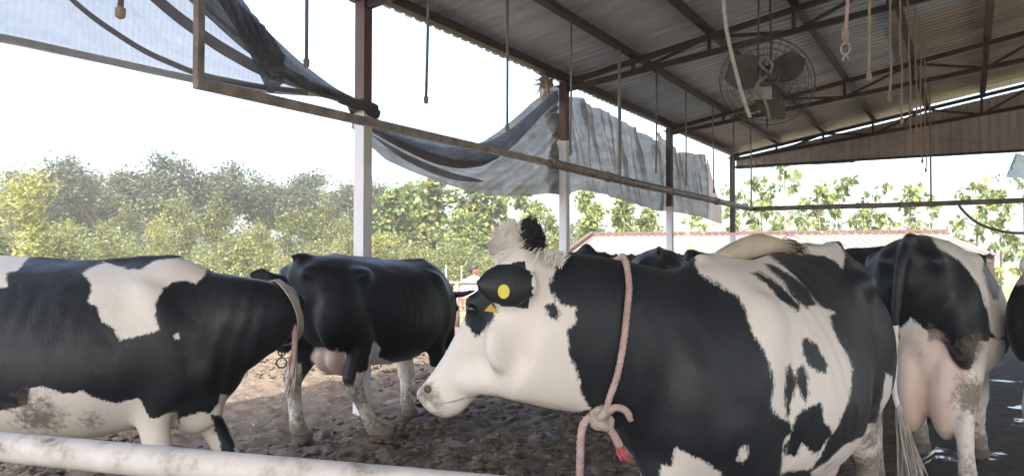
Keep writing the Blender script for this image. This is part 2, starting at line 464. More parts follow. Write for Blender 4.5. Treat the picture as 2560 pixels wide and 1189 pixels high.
M['hair_dark'] = noisy('hair_dark', [(0.3, (0.06, 0.045, 0.03)), (0.7, (0.16, 0.12, 0.08))], 14, 0.75, 0, 0)
M['fan_grey'] = noisy('fan_grey', [(0.3, (0.07, 0.066, 0.06)), (0.7, (0.13, 0.125, 0.115))], 10, 0.7)
M['eye'] = noisy('eye', [(0.3, (0.008, 0.007, 0.01)), (0.7, (0.02, 0.018, 0.02))], 5, 0.08, 0, 0)

# ------------------------------------------------------------------ ground
GA = -atan2(0.505, 0.863)                 # shed axes: local x = across the roof, local y = along the post row
R0 = Vector((0.585 * 7.34 - 5.7, 7.34, 0))  # foot of the post nearest the middle of the picture
def shed_to_world(o, s, z=0.0):
    return Vector((R0.x + o * cos(GA) - s * sin(GA), R0.y + o * sin(GA) + s * cos(GA), z))

def graded(lo, hi, step, outs):
    c = list(np.arange(lo, hi + 1e-6, step))
    a = lo; st = step; left = []
    while a > outs[0]:
        st *= 1.22; a -= st; left.append(max(a, outs[0]))
    b = hi; st = step; right = []
    while b < outs[1]:
        st *= 1.22; b += st; right.append(min(b, outs[1]))
    return np.array(left[::-1] + c + right)

def field_z(x, y):
    """the yard is level; beyond the pipe fence the land falls a little to the field"""
    return -0.42 * np.clip((y - 17.0) / 4.0, 0, 1)

_hp = np.random.RandomState(19)
HOOF = np.stack([_hp.uniform(-4.2, 2.2, 230), 3.6 + 7.5 * _hp.rand(230) ** 1.2, _hp.rand(230) * 6.28, _hp.uniform(.03, .055, 230), _hp.uniform(.055, .075, 230)], -1)
def hoofprints(x, y):
    z = np.zeros_like(x, dtype=np.float64)
    for (hx, hy, a, dep, r_) in HOOF:
        m = (np.abs(x - hx) < .2) & (np.abs(y - hy) < .2)
        if not m.any(): continue
        dx, dy = x[m] - hx, y[m] - hy
        p, q = dx * cos(a) + dy * sin(a), -dx * sin(a) + dy * cos(a)
        d = np.sqrt((p / (r_ * 1.3)) ** 2 + (q / r_) ** 2)
        z[m] += -dep * np.clip(1.15 - d, 0, .6) / .6 + dep * .55 * np.exp(-((d - 1.35) / .25) ** 2)
    return z

def ground_z(x, y):
    rough = np.clip(1.0 - (y - 22) / 20.0, 0.15, 1)
    z = 0.05 * fbm(x * 1.1, y * 1.1, 3, 3) * rough
    c = fbm(x * 4.5, y * 4.5, 3, 9)
    z += 0.075 * np.abs(c) * rough
    z += 0.034 * fbm(x * 13, y * 13, 3, 21) * rough
    return z - 0.02 + field_z(x, y) + hoofprints(np.asarray(x, float), np.asarray(y, float))

gx = graded(-5.0, 4.2, 0.035, (-400, 400))
gy = graded(1.6, 12.5, 0.038, (-60, 400))
X, Y = np.meshgrid(gx, gy)
Z = ground_z(X, Y)
nx, ny = len(gx), len(gy)
idx = np.arange(nx * ny).reshape(ny, nx)
F = np.stack([idx[:-1, :-1], idx[:-1, 1:], idx[1:, 1:], idx[1:, :-1]], -1).reshape(-1, 4)
ground = link('ground', np_mesh('ground', np.stack([X, Y, Z], -1).reshape(-1, 3), F), M['soil'])
tag(ground, kind='structure')

# wet concrete standing, on the right under the roof
sx_ = np.linspace(4.55, 13.5, 60); sy_ = np.linspace(-7.5, 13.2, 120)
X, Y = np.meshgrid(sx_, sy_)
Z = 0.085 + 0.012 * fbm(X * 0.9, Y * 0.9, 3, 5)
Z[:, 0] = -0.05
idx = np.arange(X.size).reshape(X.shape)
F = np.stack([idx[:-1, :-1], idx[:-1, 1:], idx[1:, 1:], idx[1:, :-1]], -1).reshape(-1, 4)
slab = link('concrete_floor', np_mesh('concrete_floor', np.stack([X, Y, Z], -1).reshape(-1, 3), F), M['slab'], loc=R0, rz=GA)
tag(slab, kind='structure')

# clods of trampled soil and bits of straw
def clod_mesh(n, area, smin, smax, seed, avoid=None):
    r = np.random.RandomState(seed)
    base = np.array([(1, 0, 0), (-1, 0, 0), (0, 1, 0), (0, -1, 0), (0, 0, 1), (0, 0, -.6),
                     (.7, .7, .2), (-.7, .7, .2), (.7, -.7, .2), (-.7, -.7, .2)], float)
    tri = np.array([(4, 0, 6), (4, 6, 2), (4, 2, 7), (4, 7, 1), (4, 1, 9), (4, 9, 3), (4, 3, 8), (4, 8, 0),
                    (5, 6, 0), (5, 2, 6), (5, 7, 2), (5, 1, 7), (5, 9, 1), (5, 3, 9), (5, 8, 3), (5, 0, 8)])
    px = r.uniform(area[0], area[1], n); py = area[2] + (area[3] - area[2]) * r.rand(n) ** 1.25
    keep = vnoise(px * 0.9, py * 0.9, 4) + 0.25 * r.rand(n) > 0.5
    px, py = px[keep], py[keep]; n = len(px)
    s = smin + (smax - smin) * r.rand(n) ** 3
    V = base[None] * (0.6 + 0.8 * r.rand(n, 10, 1)) * s[:, None, None] * np.array([1, 1, .62])
    a = r.rand(n) * 6.28
    ca, sa = np.cos(a)[:, None], np.sin(a)[:, None]
    vx = V[..., 0] * ca - V[..., 1] * sa; vy = V[..., 0] * sa + V[..., 1] * ca
    V = np.stack([vx + px[:, None], vy + py[:, None], V[..., 2] + (ground_z(px, py) + s * 0.15)[:, None]], -1)
    T = tri[None] + (np.arange(n) * 10)[:, None, None]
    return np_mesh('clods', V.reshape(-1, 3), T.reshape(-1, 3), False)
clods = link('soil_clods', clod_mesh(20000, (-5.5, 2.6, 3.2, 13), 0.007, 0.05, 5), M['soil'])
tag(clods, 'loose clods of trampled soil and dung on the yard floor', 'soil', kind='stuff')
def straw_mesh(n, seed):
    r = np.random.RandomState(seed)
    px = r.uniform(-6, 2.4, n); py = 2.6 + 10 * r.rand(n) ** 1.3
    keep = vnoise(px * 0.8 + 7, py * 0.8, 8) > 0.45
    px, py = px[keep], py[keep]; n = len(px)
    a = r.rand(n) * 6.28; L = r.uniform(.03, .11, n); w = r.uniform(.0018, .004, n)
    z = ground_z(px, py) + .012
    d = np.stack([np.cos(a), np.sin(a), r.uniform(-.2, .25, n)], -1); q = np.stack([-np.sin(a), np.cos(a), 0 * a], -1)
    c = np.stack([px, py, z], -1)
    V = np.stack([c - d * L[:, None] / 2 - q * w[:, None], c - d * L[:, None] / 2 + q * w[:, None],
                  c + d * L[:, None] / 2 + q * w[:, None], c + d * L[:, None] / 2 - q * w[:, None]], 1)
    T = np.arange(n * 4).reshape(n, 4)
    return np_mesh('straw', V.reshape(-1, 3), T, False)
M['straw'] = noisy('straw', [(0.3, (0.34, 0.28, 0.18)), (0.7, (0.5, 0.42, 0.28))], 30, 0.8, 0, 0)
st = link('straw_litter', straw_mesh(6000, 3), M['straw'])
tag(st, 'bits of dry straw scattered over the yard soil', 'straw', kind='stuff')

# ------------------------------------------------------------------ the shed over the cows
EAVE_Z = 4.07; SLOPE = 0.177; RIDGE_O = 7.4
def roof_z(o):
    return EAVE_Z + SLOPE * (o if o <= RIDGE_O else 2 * RIDGE_O - o)
POST_S = [-8.94, -4.47, 0.0, 4.25, 8.76, 13.37]
S0, S1 = -13.5, 14.0
shed = empty('cattle_shed', R0, GA)
tag(shed, 'open-sided cattle shed with corrugated metal roof on steel posts and trusses', 'shed')
roof = empty('roof'); roof.parent = shed

def corr_sheet(o0, o1, s0, s1, pitch=0.178, amp=0.022, sag=0.0, seed=0):
    """one trapezoid-rib sheet lying on the purlins; ribs run up the slope"""
    r = random.Random(seed)
    prof = []
    s = s0
    while s < s1 - 1e-6:
        for ds, h in ((0, 0), (0.105, 0), (0.125, amp), (0.158, amp)):
            if s + ds <= s1 + 1e-6: prof.append((s + ds, h))
        s += pitch
    prof.append((s1, 0))
    rows = [o0, o0 + (o1 - o0) * 0.5, o1]
    v = []
    j0 = r.uniform(-.012, .012)
    for k, o in enumerate(rows):
        for (s, h) in prof:
            v.append((o + (j0 if k == 0 else 0), s, roof_z(o) + h + (r.uniform(-.006, .006) if k == 1 else 0)))
    n = len(prof)
    f = []
    for k in range(2):
        for i in range(n - 1):
            f.append((k * n + i, k * n + i + 1, (k + 1) * n + i + 1, (k + 1) * n + i))
    me = bpy.data.meshes.new('roof_sheet')
    me.from_pydata(v, [], f); me.update()
    return me
SW = 1.068
k = 0
s = S0
while s < S1 - 0.05:
    for (o0, o1) in ((-0.24, 3.9), (3.78, 7.45), (7.43, 11.1), (11.0, 15.0)):
        brown = (s > 8.9) or (o0 > 3 and s > 6.5 and rng.random() < 0.7)
        dz = 0.012 * (k % 2) + (0.03 if o0 == 3.78 or o0 == 11.0 and False else 0)
        me = corr_sheet(o0, o1, s, min(s + SW + 0.03, S1), seed=k)
        ob = link('roof_sheet', me, M['roof_brown'] if brown else M['roof'], roof)
        ob.location.z = dz
        k += 1
    s += SW

# purlins along the roof
for o in [0.02, 1.04, 2.07, 3.12, 4.16, 5.2, 6.24, 7.2, 8.4, 9.6, 10.8, 12.0, 13.2, 14.6]:
    b = MB()
    h = 0.12 if o < 0.1 else 0.095
    b.bar((o, S0 + .1, roof_z(o) - h / 2 - 0.012), (o, S1 - .15, roof_z(o) - h / 2 - 0.012), 0.06, h)
    b.bar((o + 0.035, S0 + .1, roof_z(o) - h - 0.008), (o + 0.035, S1 - .15, roof_z(o) - h - 0.008), 0.07, 0.01)
    b.build('eave_beam' if o < 0.1 else 'purlin', M['steel_brown'], shed)

# trusses: two chords and webs following the roof slope
def truss(s):
    t = empty('truss'); t.parent = shed
    drop0, drop1 = 0.13, 0.19
    for name, d0, d1 in (('top_chord', 0.150, 0.150), ('bottom_chord', 0.24, 0.66)):
        for sgn in (0, 1):
            oa, ob_ = (0.0, RIDGE_O) if sgn == 0 else (RIDGE_O, 2 * RIDGE_O)
            da, db = (d0, d1) if sgn == 0 else (d1, d0)
            b = MB(); b.bar((oa, s, roof_z(oa) - da), (ob_, s, roof_z(ob_) - db), 0.06, 0.07)
            b.build(name, M['steel_brown'], t)
    def lo(o):
        q = o if o <= RIDGE_O else 2 * RIDGE_O - o
        return roof_z(o) - (0.24 + 0.42 * q / RIDGE_O)
    step = 1.04
    for i in range(1, 14):
        o = i * step
        b = MB(); b.bar((o, s, lo(o)), (o, s, roof_z(o) - .15), 0.04, 0.045); b.build('web', M['steel_brown'], t)
        o2 = o + (step if i % 2 else 0); o1 = o + (0 if i % 2 else step)
        if o + step < 14.7:
            b = MB(); b.bar((o1, s + .01, lo(o1)), (o2, s + .01, roof_z(o2) - .15), 0.035, 0.04); b.build('web', M['steel_brown'], t)
for s in POST_S: truss(s)

# posts of the near row (square tube, brown above, limewashed below) 
SPLIT = [2.9, 2.9, 2.84, 3.10, 2.42, 2.05]
for s, zs in zip(POST_S, SPLIT):
    p = empty('post', (0, s, 0)); p.parent = shed
    w = 0.118 if s < 2 else 0.112
    b = MB(); b.box((0, 0, (zs - .1) / 2), (w, w, zs + .1)); lo_ = b.build('lower_tube', M['post_white'], p)
    b = MB(); b.box((0, 0, (zs + EAVE_Z - .15) / 2 + .02), (w - .004, w - .004, EAVE_Z - .15 - zs)); up_ = b.build('upper_tube', M['post_paint'] if s < 6 else M['steel_brown'], p)
    b = MB(); b.box((0.03, 0, EAVE_Z - .19), (.26, .2, .012)); b.build('cap_plate', M['steel_brown'], p)
for s in POST_S[:1] + POST_S[2:]:
    p = empty('post', (2 * RIDGE_O, s, 0)); p.parent = shed
    b = MB(); b.box((0, 0, 1.3), (.12, .12, 2.8)); b.build('lower_tube', M['post_white'], p)
    b = MB(); b.box((0, 0, 3.3), (.116, .116, 1.2)); b.build('upper_tube', M['post_paint'], p)

# sheet-clad gable at the far end: open below, gap of sky under the roof
gw = empty('gable_wall'); gw.parent = shed
def wall_sheet(o0, o1, z0, s, seed):
    r = random.Random(seed)
    pts = []
    o = o0
    while o < o1 - 1e-6:
        for d, h in ((0, 0), (0.10, 0), (0.12, .022), (0.155, .022)):
            if o + d <= o1: pts.append((o + d, h))
        o += 0.178
    pts.append((o1, 0))
    v = []; n = len(pts)
    jz = r.uniform(-.015, .015)
    for lev in (0, 1):
        for (o, h) in pts:
            z = z0 + jz if lev == 0 else roof_z(o) - 0.15 - 0.02 - 0.035
            v.append((o, s + h, z))
    f = [(i, i + 1, n + i + 1, n + i) for i in range(n - 1)]
    me = bpy.data.meshes.new('wall_sheet'); me.from_pydata(v, [], f); me.update()
    return me
o = 0.07; k = 0
while o < 14.6:
    me = wall_sheet(o, min(o + 0.90, 14.7), 3.62, POST_S[-1] + 0.10 + 0.012 * (k % 2), 100 + k)
    link('wall_sheet', me, M['wall_sheet'], gw)
    o += 0.88; k += 1
b = MB(); b.bar((0.05, POST_S[-1] + .085, 3.66), (14.7, POST_S[-1] + .085, 3.66), .03, .05); b.build('girt', M['steel_brown'], gw)

# ------------------------------------------------------------------ overhead rail and its hangers
RO, RZ = 1.04, 2.47
rail = empty('overhead_rail', shed_to_world(RO, 0, 0), GA)
tag(rail, 'long grey overhead pipe hung on rods inside the post row, bent at the far corner', 'pipe')
S_END, S_CORNER, O_FAR = -2.65, 10.87, 9.0
b = MB(); b.bar((0, S_END, RZ), (0, 2.15, RZ), 0.055, 0.058); b.build('square_bar', M['rail_steel'], rail)
b = MB(); b.tube([(0, 1.85, RZ + .005), (0, 4.2, RZ - .01), (0, 7.5, RZ), (0, S_CORNER, RZ)], 0.052, 14); b.build('round_pipe', M['rail_steel'], rail, True)
b = MB(); b.tube([(0, 1.845, RZ + .005), (0, 1.90, RZ + .005)], 0.064, 16); b.build('pipe_collar', M['rail_steel'], rail, True)
b = MB(); b.tube([(-.05, S_CORNER - .01, RZ), (3, S_CORNER, RZ - .01), (6, S_CORNER, RZ + .01), (O_FAR, S_CORNER, RZ)], 0.047, 12); b.build('cross_pipe', M['rail_steel'], rail, True)
for sc_ in (3.35, 8.2):
    b = MB(); b.tube([(0, sc_, RZ), (0, sc_ + .05, RZ)], 0.062, 12); b.build('pipe_collar', M['rail_steel'], rail, True)
    for q in range(3):
        a = q * 2.1
        b = MB(); b.tube(catmull([(0.06 * cos(a), sc_ + .02, RZ + .06 * sin(a)), (0.09 * cos(a + .6), sc_ + .03, RZ + .07 * sin(a + .6)), (.07 * cos(a + 1.4), sc_ + .01, RZ + .055 * sin(a + 1.4) - .03)], 4), 0.006, 5)
        b.build('tie_wire', M['rod'], rail)
def hanger(o, s, r, z1=RZ + .05, sq=False, name='hanger'):
    h = MB()
    zt = roof_z(RO + o) - 0.10
    if sq:
        h.bar((o, s, z1 - .03), (o, s, 3.0), 0.046, 0.046, (0, 1, 0)); h.build('hanger_foot', M['rail_steel'], rail)
        h = MB(); h.bar((o, s, 3.0), (o, s, zt), 0.044, 0.044, (0, 1, 0)); h.build(name, M['post_paint'], rail)
    else:
        h.tube([(o, s, z1 - .02), (o + .004, s, (z1 + zt) / 2), (o, s, zt)], r, 8); h.build(name, M['rod'], rail)
hanger(0, S_END + .02, .02, RZ - .0, True)
hanger(0, 3.76, .024)
hanger(0, S_CORNER - .03, .016)
hanger(3.29, S_CORNER, .016)
hanger(6.6, S_CORNER, .016)
# ties round the far pipe
b = MB(); b.tube([(2.0, S_CORNER, RZ), (2.07, S_CORNER, RZ)], 0.058, 12); b.build('pipe_collar', M['rail_steel'], rail, True)

# loose rods hanging from the second purlin, all ending at rail height
DROPS = [
 (-3.10, 2.73, 'thick capped dropper rod hanging at the top edge before the pale tarp'),
 (-1.77, 2.75, 'thin grey rod with a capped end hanging left of the nearest shed post'),
 (-0.377, 2.74, 'thin grey rod with a capped end hanging just right of the nearest shed post'),
 (0.92, 2.70, 'long grey rod hanging down to the sagging tarp'),
 (2.35, 2.62, 'grey rod hanging in front of the grey curtain beside the second post'),
 (5.17, 2.68, 'grey rod hanging in front of the grey curtain left of the dark third post'),
 (6.53, 2.60, 'dark rod hanging just right of the dark third post'),
 (8.05, 2.60, 'dark rod hanging before the backlit corner of the far curtain'),
 (9.46, 2.55, 'thin dark rod hanging beside the far corner post')]
for i, (ds, zb, lab) in enumerate(DROPS):
    zt = roof_z(RO) - .1
    e = empty('hanging_rod', shed_to_world(RO, ds, zb), GA); tag(e, lab, 'rod', 'loose rods hanging from the purlin')
    r_ = .0125 if i else .016
    sw = rng.uniform(-.015, .015)
    b = MB(); b.tube([(sw, sw, 0.05), (sw * .4, 0, .7), (0, 0, zt - zb)], r_, 8); b.build('rod', M['rod'], e, True)
    b = MB(); b.tube([(sw, sw, 0.06), (sw, sw, .05), (sw, sw, .005), (sw, sw, -.004)], [r_, r_ * 1.75, r_ * 1.6, r_ * .7], 8); b.build('end_cap', M['rope_tan'] if i == 0 else M['rod'], e, True)

# tan ropes hanging on the right
RS = [(4.392, s_, zb, c) for s_, zb, c in ((-1.3, 2.56, 'pink'), (-.137, 2.6, 't'), (1.37, 2.72, 't'), (2.53, 2.72, 't'), (3.8, 2.74, 't'), (5.08, 2.75, 't'), (6.35, 2.75, 't'), (7.6, 2.75, 't'))]
RL = ['short pinkish rope ending in a metal clip, nearest of the hanging ropes',
      'tan rope hanging right of the clip rope, second nearest',
      'long tan rope hanging third in the row of ropes',
      'thin tan rope fourth in the row of ropes',
      'thin tan rope fifth in the row, before the gable sheets',
      'thin faded rope sixth in the row, before the gable sheets',
      'thin faded rope seventh in the row, before the gable sheets',
      'faintest thin rope at the far end of the row of ropes']
for (o, s_, zb, c), lab in zip(RS, RL):
    zt = roof_z(o) - .12
    e = empty('hanging_rope', shed_to_world(o, s_, zb), GA); tag(e, lab, 'rope', 'tan ropes hanging from the roof')
    q = [(rng.uniform(-.012, .012), rng.uniform(-.012, .012), z) for z in np.linspace(0.03, zt - zb, 9)]
    b = MB(); b.tube(catmull(q, 3), 0.009, 7); b.build('rope', M['rope_pink'] if c == 'pink' else M['rope_tan'], e, True)
    x, y = q[0][0], q[0][1]
    if c == 'pink':
        b = MB(); b.tube([(x, y, .07), (x, y, .03), (x, y, .0)], [.016, .019, .010], 8); b.build('knot', M['rope_tan'], e, True)
        b = MB(); b.tube([(x + .022 * cos(a) - .0, y, -.03 + .032 * sin(a)) for a in np.linspace(0, 2 * pi, 13)], .004, 5); b.build('clip', M['rope_white'], e, True)
        for sg in (-1, 1):
            b = MB(); b.tube([(x, y, -.055), (x + sg * .016, y, -.09)], .0035, 5); b.build('clip_pin', M['rope_white'], e)
    else:
        b = MB(); b.tube([(x, y, .045), (x, y, .03), (x, y, .0), (x, y, -.012)], [.011, .017, .016, .007], 8); b.build('knot', M['rope_tan'], e, True)

# pale cable slung under the roof beside the fan
b = MB()
path = [Vector((x, y, z)) for x, y, z in [(1.33, 4.90, 3.22), (1.36, 4.93, 2.95), (1.40, 4.96, 2.78), (1.47, 5.0, 2.55), (1.545, 5.04, 2.36)]]
b.tube(catmull([(1.28, 4.88, 4.55), (1.29, 4.88, 3.7)] + path, 5), .0125, 7)
cb = b.build('hanging_cable', M['rope_white'], None, True)
tag(cb, 'pale rope slanting down in front of the fan cage', 'rope')

# ------------------------------------------------------------------ ceiling fan in a wire cage
fan = empty('cage_fan', (1.99, 6.05, 2.83), radians(-12))
tag(fan, 'dusty round cage fan with dark motor slung under the roof', 'fan')
RF = .36
cage_tilt = Matrix.Rotation(radians(4), 3, 'Z') @ Matrix.Rotation(radians(-10), 3, 'X')
def cv(x, y, z): return cage_tilt @ Vector((x, y, z))
for side in (-1, 1):
    for r_ in (.08, .135, .19, .245, .3, .345):
        dep = side * (.09 - .045 * (r_ / RF) ** 2)
        b = MB(); b.tube([cv(r_ * cos(a), dep, r_ * sin(a)) for a in np.linspace(0, 2 * pi, 41)], .0022, 4); b.build('cage_ring', M['fan_grey'], fan)
    b = MB()
    for q in range(36):
        a = 2 * pi * q / 36
        b.tube([cv(.05 * cos(a), side * .09, .05 * sin(a)), cv(.2 * cos(a), side * .08, .2 * sin(a)), cv(RF * cos(a), side * .04, RF * sin(a))], .0018, 3, caps=False)
    b.build('cage_spokes', M['fan_grey'], fan)
b = MB(); b.tube([cv(RF * cos(a), 0, RF * sin(a)) for a in np.linspace(0, 2 * pi, 49)], .005, 6, ru=.005); b.build('cage_rim', M['fan_grey'], fan)
for q in range(3):
    a0 = q * 2 * pi / 3 + .5
    v = []; f = []
    for i in range(7):
        r_ = .06 + (RF - .10) * i / 6
        wd = .05 + .075 * sin(pi * (i + 1) / 7.5)
        for j in range(3):
            t_ = (j - 1) * wd
            a = a0 + .2 * i / 6
            x = r_ * cos(a) - t_ * sin(a); z = r_ * sin(a) + t_ * cos(a)
            v.append(tuple(cv(x, t_ * .55, z)))
    for i in range(6):
        for j in range(2): f.append((i * 3 + j, i * 3 + j + 1, i * 3 + j + 4, i * 3 + j + 3))
    me = bpy.data.meshes.new('blade'); me.from_pydata(v, [], f); me.update()
    ob = link('blade', me, M['fan_grey'], fan)
    sm = ob.modifiers.new('thick', 'SOLIDIFY'); sm.thickness = .004
b = MB(); b.tube([cv(0, -.16, 0), cv(0, -.15, 0), cv(0, -.06, 0), cv(0, .05, 0)], [.05, .068, .072, .05], 14); b.build('motor', M['metal_dark'], fan, True)
for q in range(6):
    b = MB(); b.tube([cv(.074 * cos(a) , -.13 + .016 * q, .074 * sin(a)) for a in np.linspace(0, 2 * pi, 17)], .004, 5); b.build('motor_fin', M['hose'], fan)
b = MB(); b.box((-.05, -.15, -.13), (.13, .05, .1)); b.build('junction_box', M['rod'], fan)
b = MB(); b.tube(catmull([(-.02, -.16, .0), (-.09, -.19, -.06), (-.08, -.18, -.14), (-.03, -.17, -.2), (0, -.15, -.33)], 4), .012, 7); b.build('wiring', M['rod'], fan, True)
b = MB(); b.tube(catmull([(-.01, -.16, .03), (-.07, -.18, .09), (-.04, -.17, .14), (.02, -.16, .09), (.0, -.16, .02)], 4), .011, 7); b.build('wiring', M['rod'], fan, True)
for dx in (-.07, .03):
    b = MB(); b.tube([(dx, -.02, .05), (dx * .6, 0, 1.78)], .008, 6); b.build('hanger_rod', M['metal_dark'], fan)
b = MB(); b.bar((0, .02, -.36), (0, .02, -.05), .022, .012); b.build('bracket', M['metal_dark'], fan)

# ------------------------------------------------------------------ tarps between the posts
def curtain(name, top, bot, s0, s1, mat, label=None, cat='tarp', ns=90, nz=34, folds=0.05, fscale=5.0, o0=0.0, parent=None, seed=0, diag=0.0, belly=0.0):
    """cloth between a top and a bottom curve [(s,z)...] in the post-row plane, pushed in and out by folds"""
    ss = np.linspace(s0, s1, ns)
    tz = np.interp(ss, [p[0] for p in top], [p[1] for p in top])
    bz = np.interp(ss, [p[0] for p in bot], [p[1] for p in bot])
    kk = np.ones(7) / 7
    def smooth(a):
        p = np.pad(a, 3, mode='edge'); return np.convolve(p, kk, 'valid')
    tz, bz = smooth(tz), smooth(bz)
    tt = np.linspace(0, 1, nz)
    S, T = np.meshgrid(ss, tt)
    Zc = tz[None] * (1 - T) + bz[None] * T
    wdt = np.clip((tz - bz)[None] / 0.9, 0.15, 1.2)
    q = S * fscale + diag * (Zc - bz[None]) * fscale
    f1 = fbm(q, T * 0.7 + seed, 4, 13 + seed)
    f2 = fbm(q * 2.7, T * 1.1 + seed * 3, 3, 31 + seed)
    Oc = o0 + folds * wdt * (1.6 * f1 + 0.8 * f2) * (0.35 + 0.65 * np.sin(pi * np.clip(T * .8 + .15, 0, 1))) + belly * np.sin(pi * T) * wdt
    V = np.stack([Oc, S, Zc], -1).reshape(-1, 3)
    idx = np.arange(S.size).reshape(S.shape)
    F = np.stack([idx[:-1, :-1], idx[:-1, 1:], idx[1:, 1:], idx[1:, :-1]], -1).reshape(-1, 4)
    me = np_mesh(name, V, F)
    uvl = me.uv_layers.new(name='UVMap')
    li = np.zeros(len(me.loops), dtype=np.int32); me.loops.foreach_get('vertex_index', li)
    UV = np.stack([S.ravel() * 0.5, T.ravel()], -1)
    uvl.data.foreach_set('uv', UV[li].ravel().astype(np.float32))
    if parent is None:
        ob = link(name, me, mat, None, R0, GA)
    else:
        ob = link(name, me, mat, parent)
    if label: tag(ob, label, cat)
    return ob

# left of the nearest post: sheer sheet that has slipped from the eave
t1 = empty('sheer_tarp', R0, GA); tag(t1, 'pale see-through tarp slung from the eave to the nearest post at upper left', 'tarp')
top1 = [(-4.5, 4.0), (-2.9, 3.92), (-2.1, 3.72), (-1.47, 3.40), (-.84, 3.09), (-.45, 2.96), (-.1, 2.90)]
bot1 = [(-4.5, 2.62), (-3.19, 2.72), (-1.85, 2.735), (-1.23, 2.78), (-.85, 2.83), (-.5, 2.875), (-.1, 2.83)]
curtain('sheet', top1, bot1, -4.45, -.06, M['tarp_sheer'], ns=120, nz=40, folds=.035, fscale=1.6, parent=t1, seed=1, diag=1.3)
curtain('lower_hem', [(p[0], p[1] + .05) for p in bot1], bot1, -4.45, -.06, M['tarp_grey'], ns=90, nz=4, folds=.012, fscale=2, parent=t1, seed=2, o0=.03)
# doubled seams running down across it
seamA = [(-3.6, 3.75), (-3.1, 3.28), (-2.7, 3.02), (-2.3, 2.87), (-1.85, 2.80), (-1.3, 2.82), (-.8, 2.87)]
curtain('seam', [(a, z + .022) for a, z in seamA], [(a, z - .022) for a, z in seamA], -3.6, -.75, M['hem'], ns=70, nz=3, folds=.01, parent=t1, seed=3, o0=.035)
seamB = [(-2.95, 3.75), (-2.5, 3.42), (-2.1, 3.21), (-1.7, 3.06), (-1.3, 2.965), (-.8, 2.93), (-.4, 2.91)]
curtain('seam', [(a, z + .05) for a, z in seamB], [(a, z - .05) for a, z in seamB], -2.95, -.35, M['hem'], ns=70, nz=4, folds=.015, parent=t1, seed=4, o0=.03)
seamC = [(-2.6, 3.78), (-2.1, 3.46), (-1.6, 3.22), (-1.15, 3.05), (-.8, 2.99)]
curtain('seam', [(a, z + .012) for a, z in seamC], [(a, z - .012) for a, z in seamC], -2.6, -.75, M['hem'], ns=60, nz=3, folds=.01, parent=t1, seed=5, o0=.032)
# gathered upper edge and the torn blue flap hanging from it
curtain('gathered_edge', [(a, z + .015) for a, z in top1], [(a, z - (.32 if a < -1.2 else .20 if a < -.7 else .07)) for a, z in top1], -2.6, -.04, M['tarp_blue'], ns=90, nz=16, folds=.06, fscale=2.2, parent=t1, seed=6, o0=.045, diag=2.2)
curtain('torn_flap', [(-1.86, 3.72), (-1.6, 3.50), (-1.2, 3.22), (-1.08, 3.1)], [(-1.86, 3.50), (-1.6, 3.22), (-1.35, 2.92), (-1.22, 2.74), (-1.08, 2.9)], -1.86, -1.08, M['tarp_blue'], ns=50, nz=26, folds=.08, fscale=5, parent=t1, seed=7, o0=.1, diag=1.6)
b = MB(); b.tube(catmull([(.03, -.35, 2.90), (.055, -.2, 2.87), (.085, -.04, 2.87), (.09, .07, 2.855), (.0, .09, 2.84), (-.08, .02, 2.85), (-.06, -.1, 2.86), (.07, -.09, 2.885), (.095, .02, 2.83), (.07, .12, 2.82)], 5), .035, 9, ru=.05, wob=.12); b.build('tie_knot', M['hem'], t1, True)

t2 = empty('sagging_tarp', R0, GA); tag(t2, 'grey woven tarp sagging in a deep curve between the two nearest posts', 'tarp')
top2 = [(.05, 2.84), (.3, 2.79), (.56, 2.75), (1.05, 2.70), (1.55, 2.70), (2.1, 2.77), (2.49, 2.89), (2.9, 3.08), (3.3, 3.31), (3.75, 3.58), (4.2, 3.83)]
bot2 = [(.05, 2.72), (.3, 2.58), (.56, 2.45), (1.05, 2.36), (1.55, 2.30), (2.1, 2.25), (2.49, 2.235), (2.9, 2.24), (3.3, 2.265), (3.8, 2.32), (4.2, 2.37)]
curtain('sheet', top2 + [(4.45, 3.9)], bot2 + [(4.45, 2.37)], .06, 4.42, M['tarp_grey'], ns=200, nz=60, folds=.11, fscale=1.6, parent=t2, seed=8, diag=-2.2, belly=.06, o0=-.20)
rollt = [(a, z + .02) for a, z in top2]
rollb = [(a, z - (.12 + .12 * sin(pi * min(1, max(0, a / 4.2))))) for a, z in top2]
curtain('rolled_edge', rollt, rollb, .06, 4.19, M['tarp_blue'], ns=120, nz=14, folds=.05, fscale=1.3, parent=t2, seed=9, o0=-.06, diag=-3.0)
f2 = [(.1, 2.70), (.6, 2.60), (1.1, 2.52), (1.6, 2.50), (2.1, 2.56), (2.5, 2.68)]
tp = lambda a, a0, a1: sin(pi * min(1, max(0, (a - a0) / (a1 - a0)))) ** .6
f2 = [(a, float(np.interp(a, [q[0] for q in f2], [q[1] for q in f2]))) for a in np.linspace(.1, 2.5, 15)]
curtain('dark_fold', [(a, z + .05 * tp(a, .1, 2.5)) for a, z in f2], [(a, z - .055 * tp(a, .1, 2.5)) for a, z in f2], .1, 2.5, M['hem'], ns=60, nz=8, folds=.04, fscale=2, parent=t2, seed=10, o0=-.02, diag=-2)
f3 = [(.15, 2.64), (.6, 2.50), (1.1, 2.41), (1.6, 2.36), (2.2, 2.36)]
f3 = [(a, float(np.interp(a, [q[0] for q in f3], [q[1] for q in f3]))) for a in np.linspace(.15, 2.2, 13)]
curtain('dark_fold', [(a, z + .035 * tp(a, .15, 2.2)) for a, z in f3], [(a, z - .05 * tp(a, .15, 2.2)) for a, z in f3], .15, 2.2, M['tarp_blue'], ns=60, nz=8, folds=.04, fscale=2, parent=t2, seed=11, o0=-.03, diag=-2)

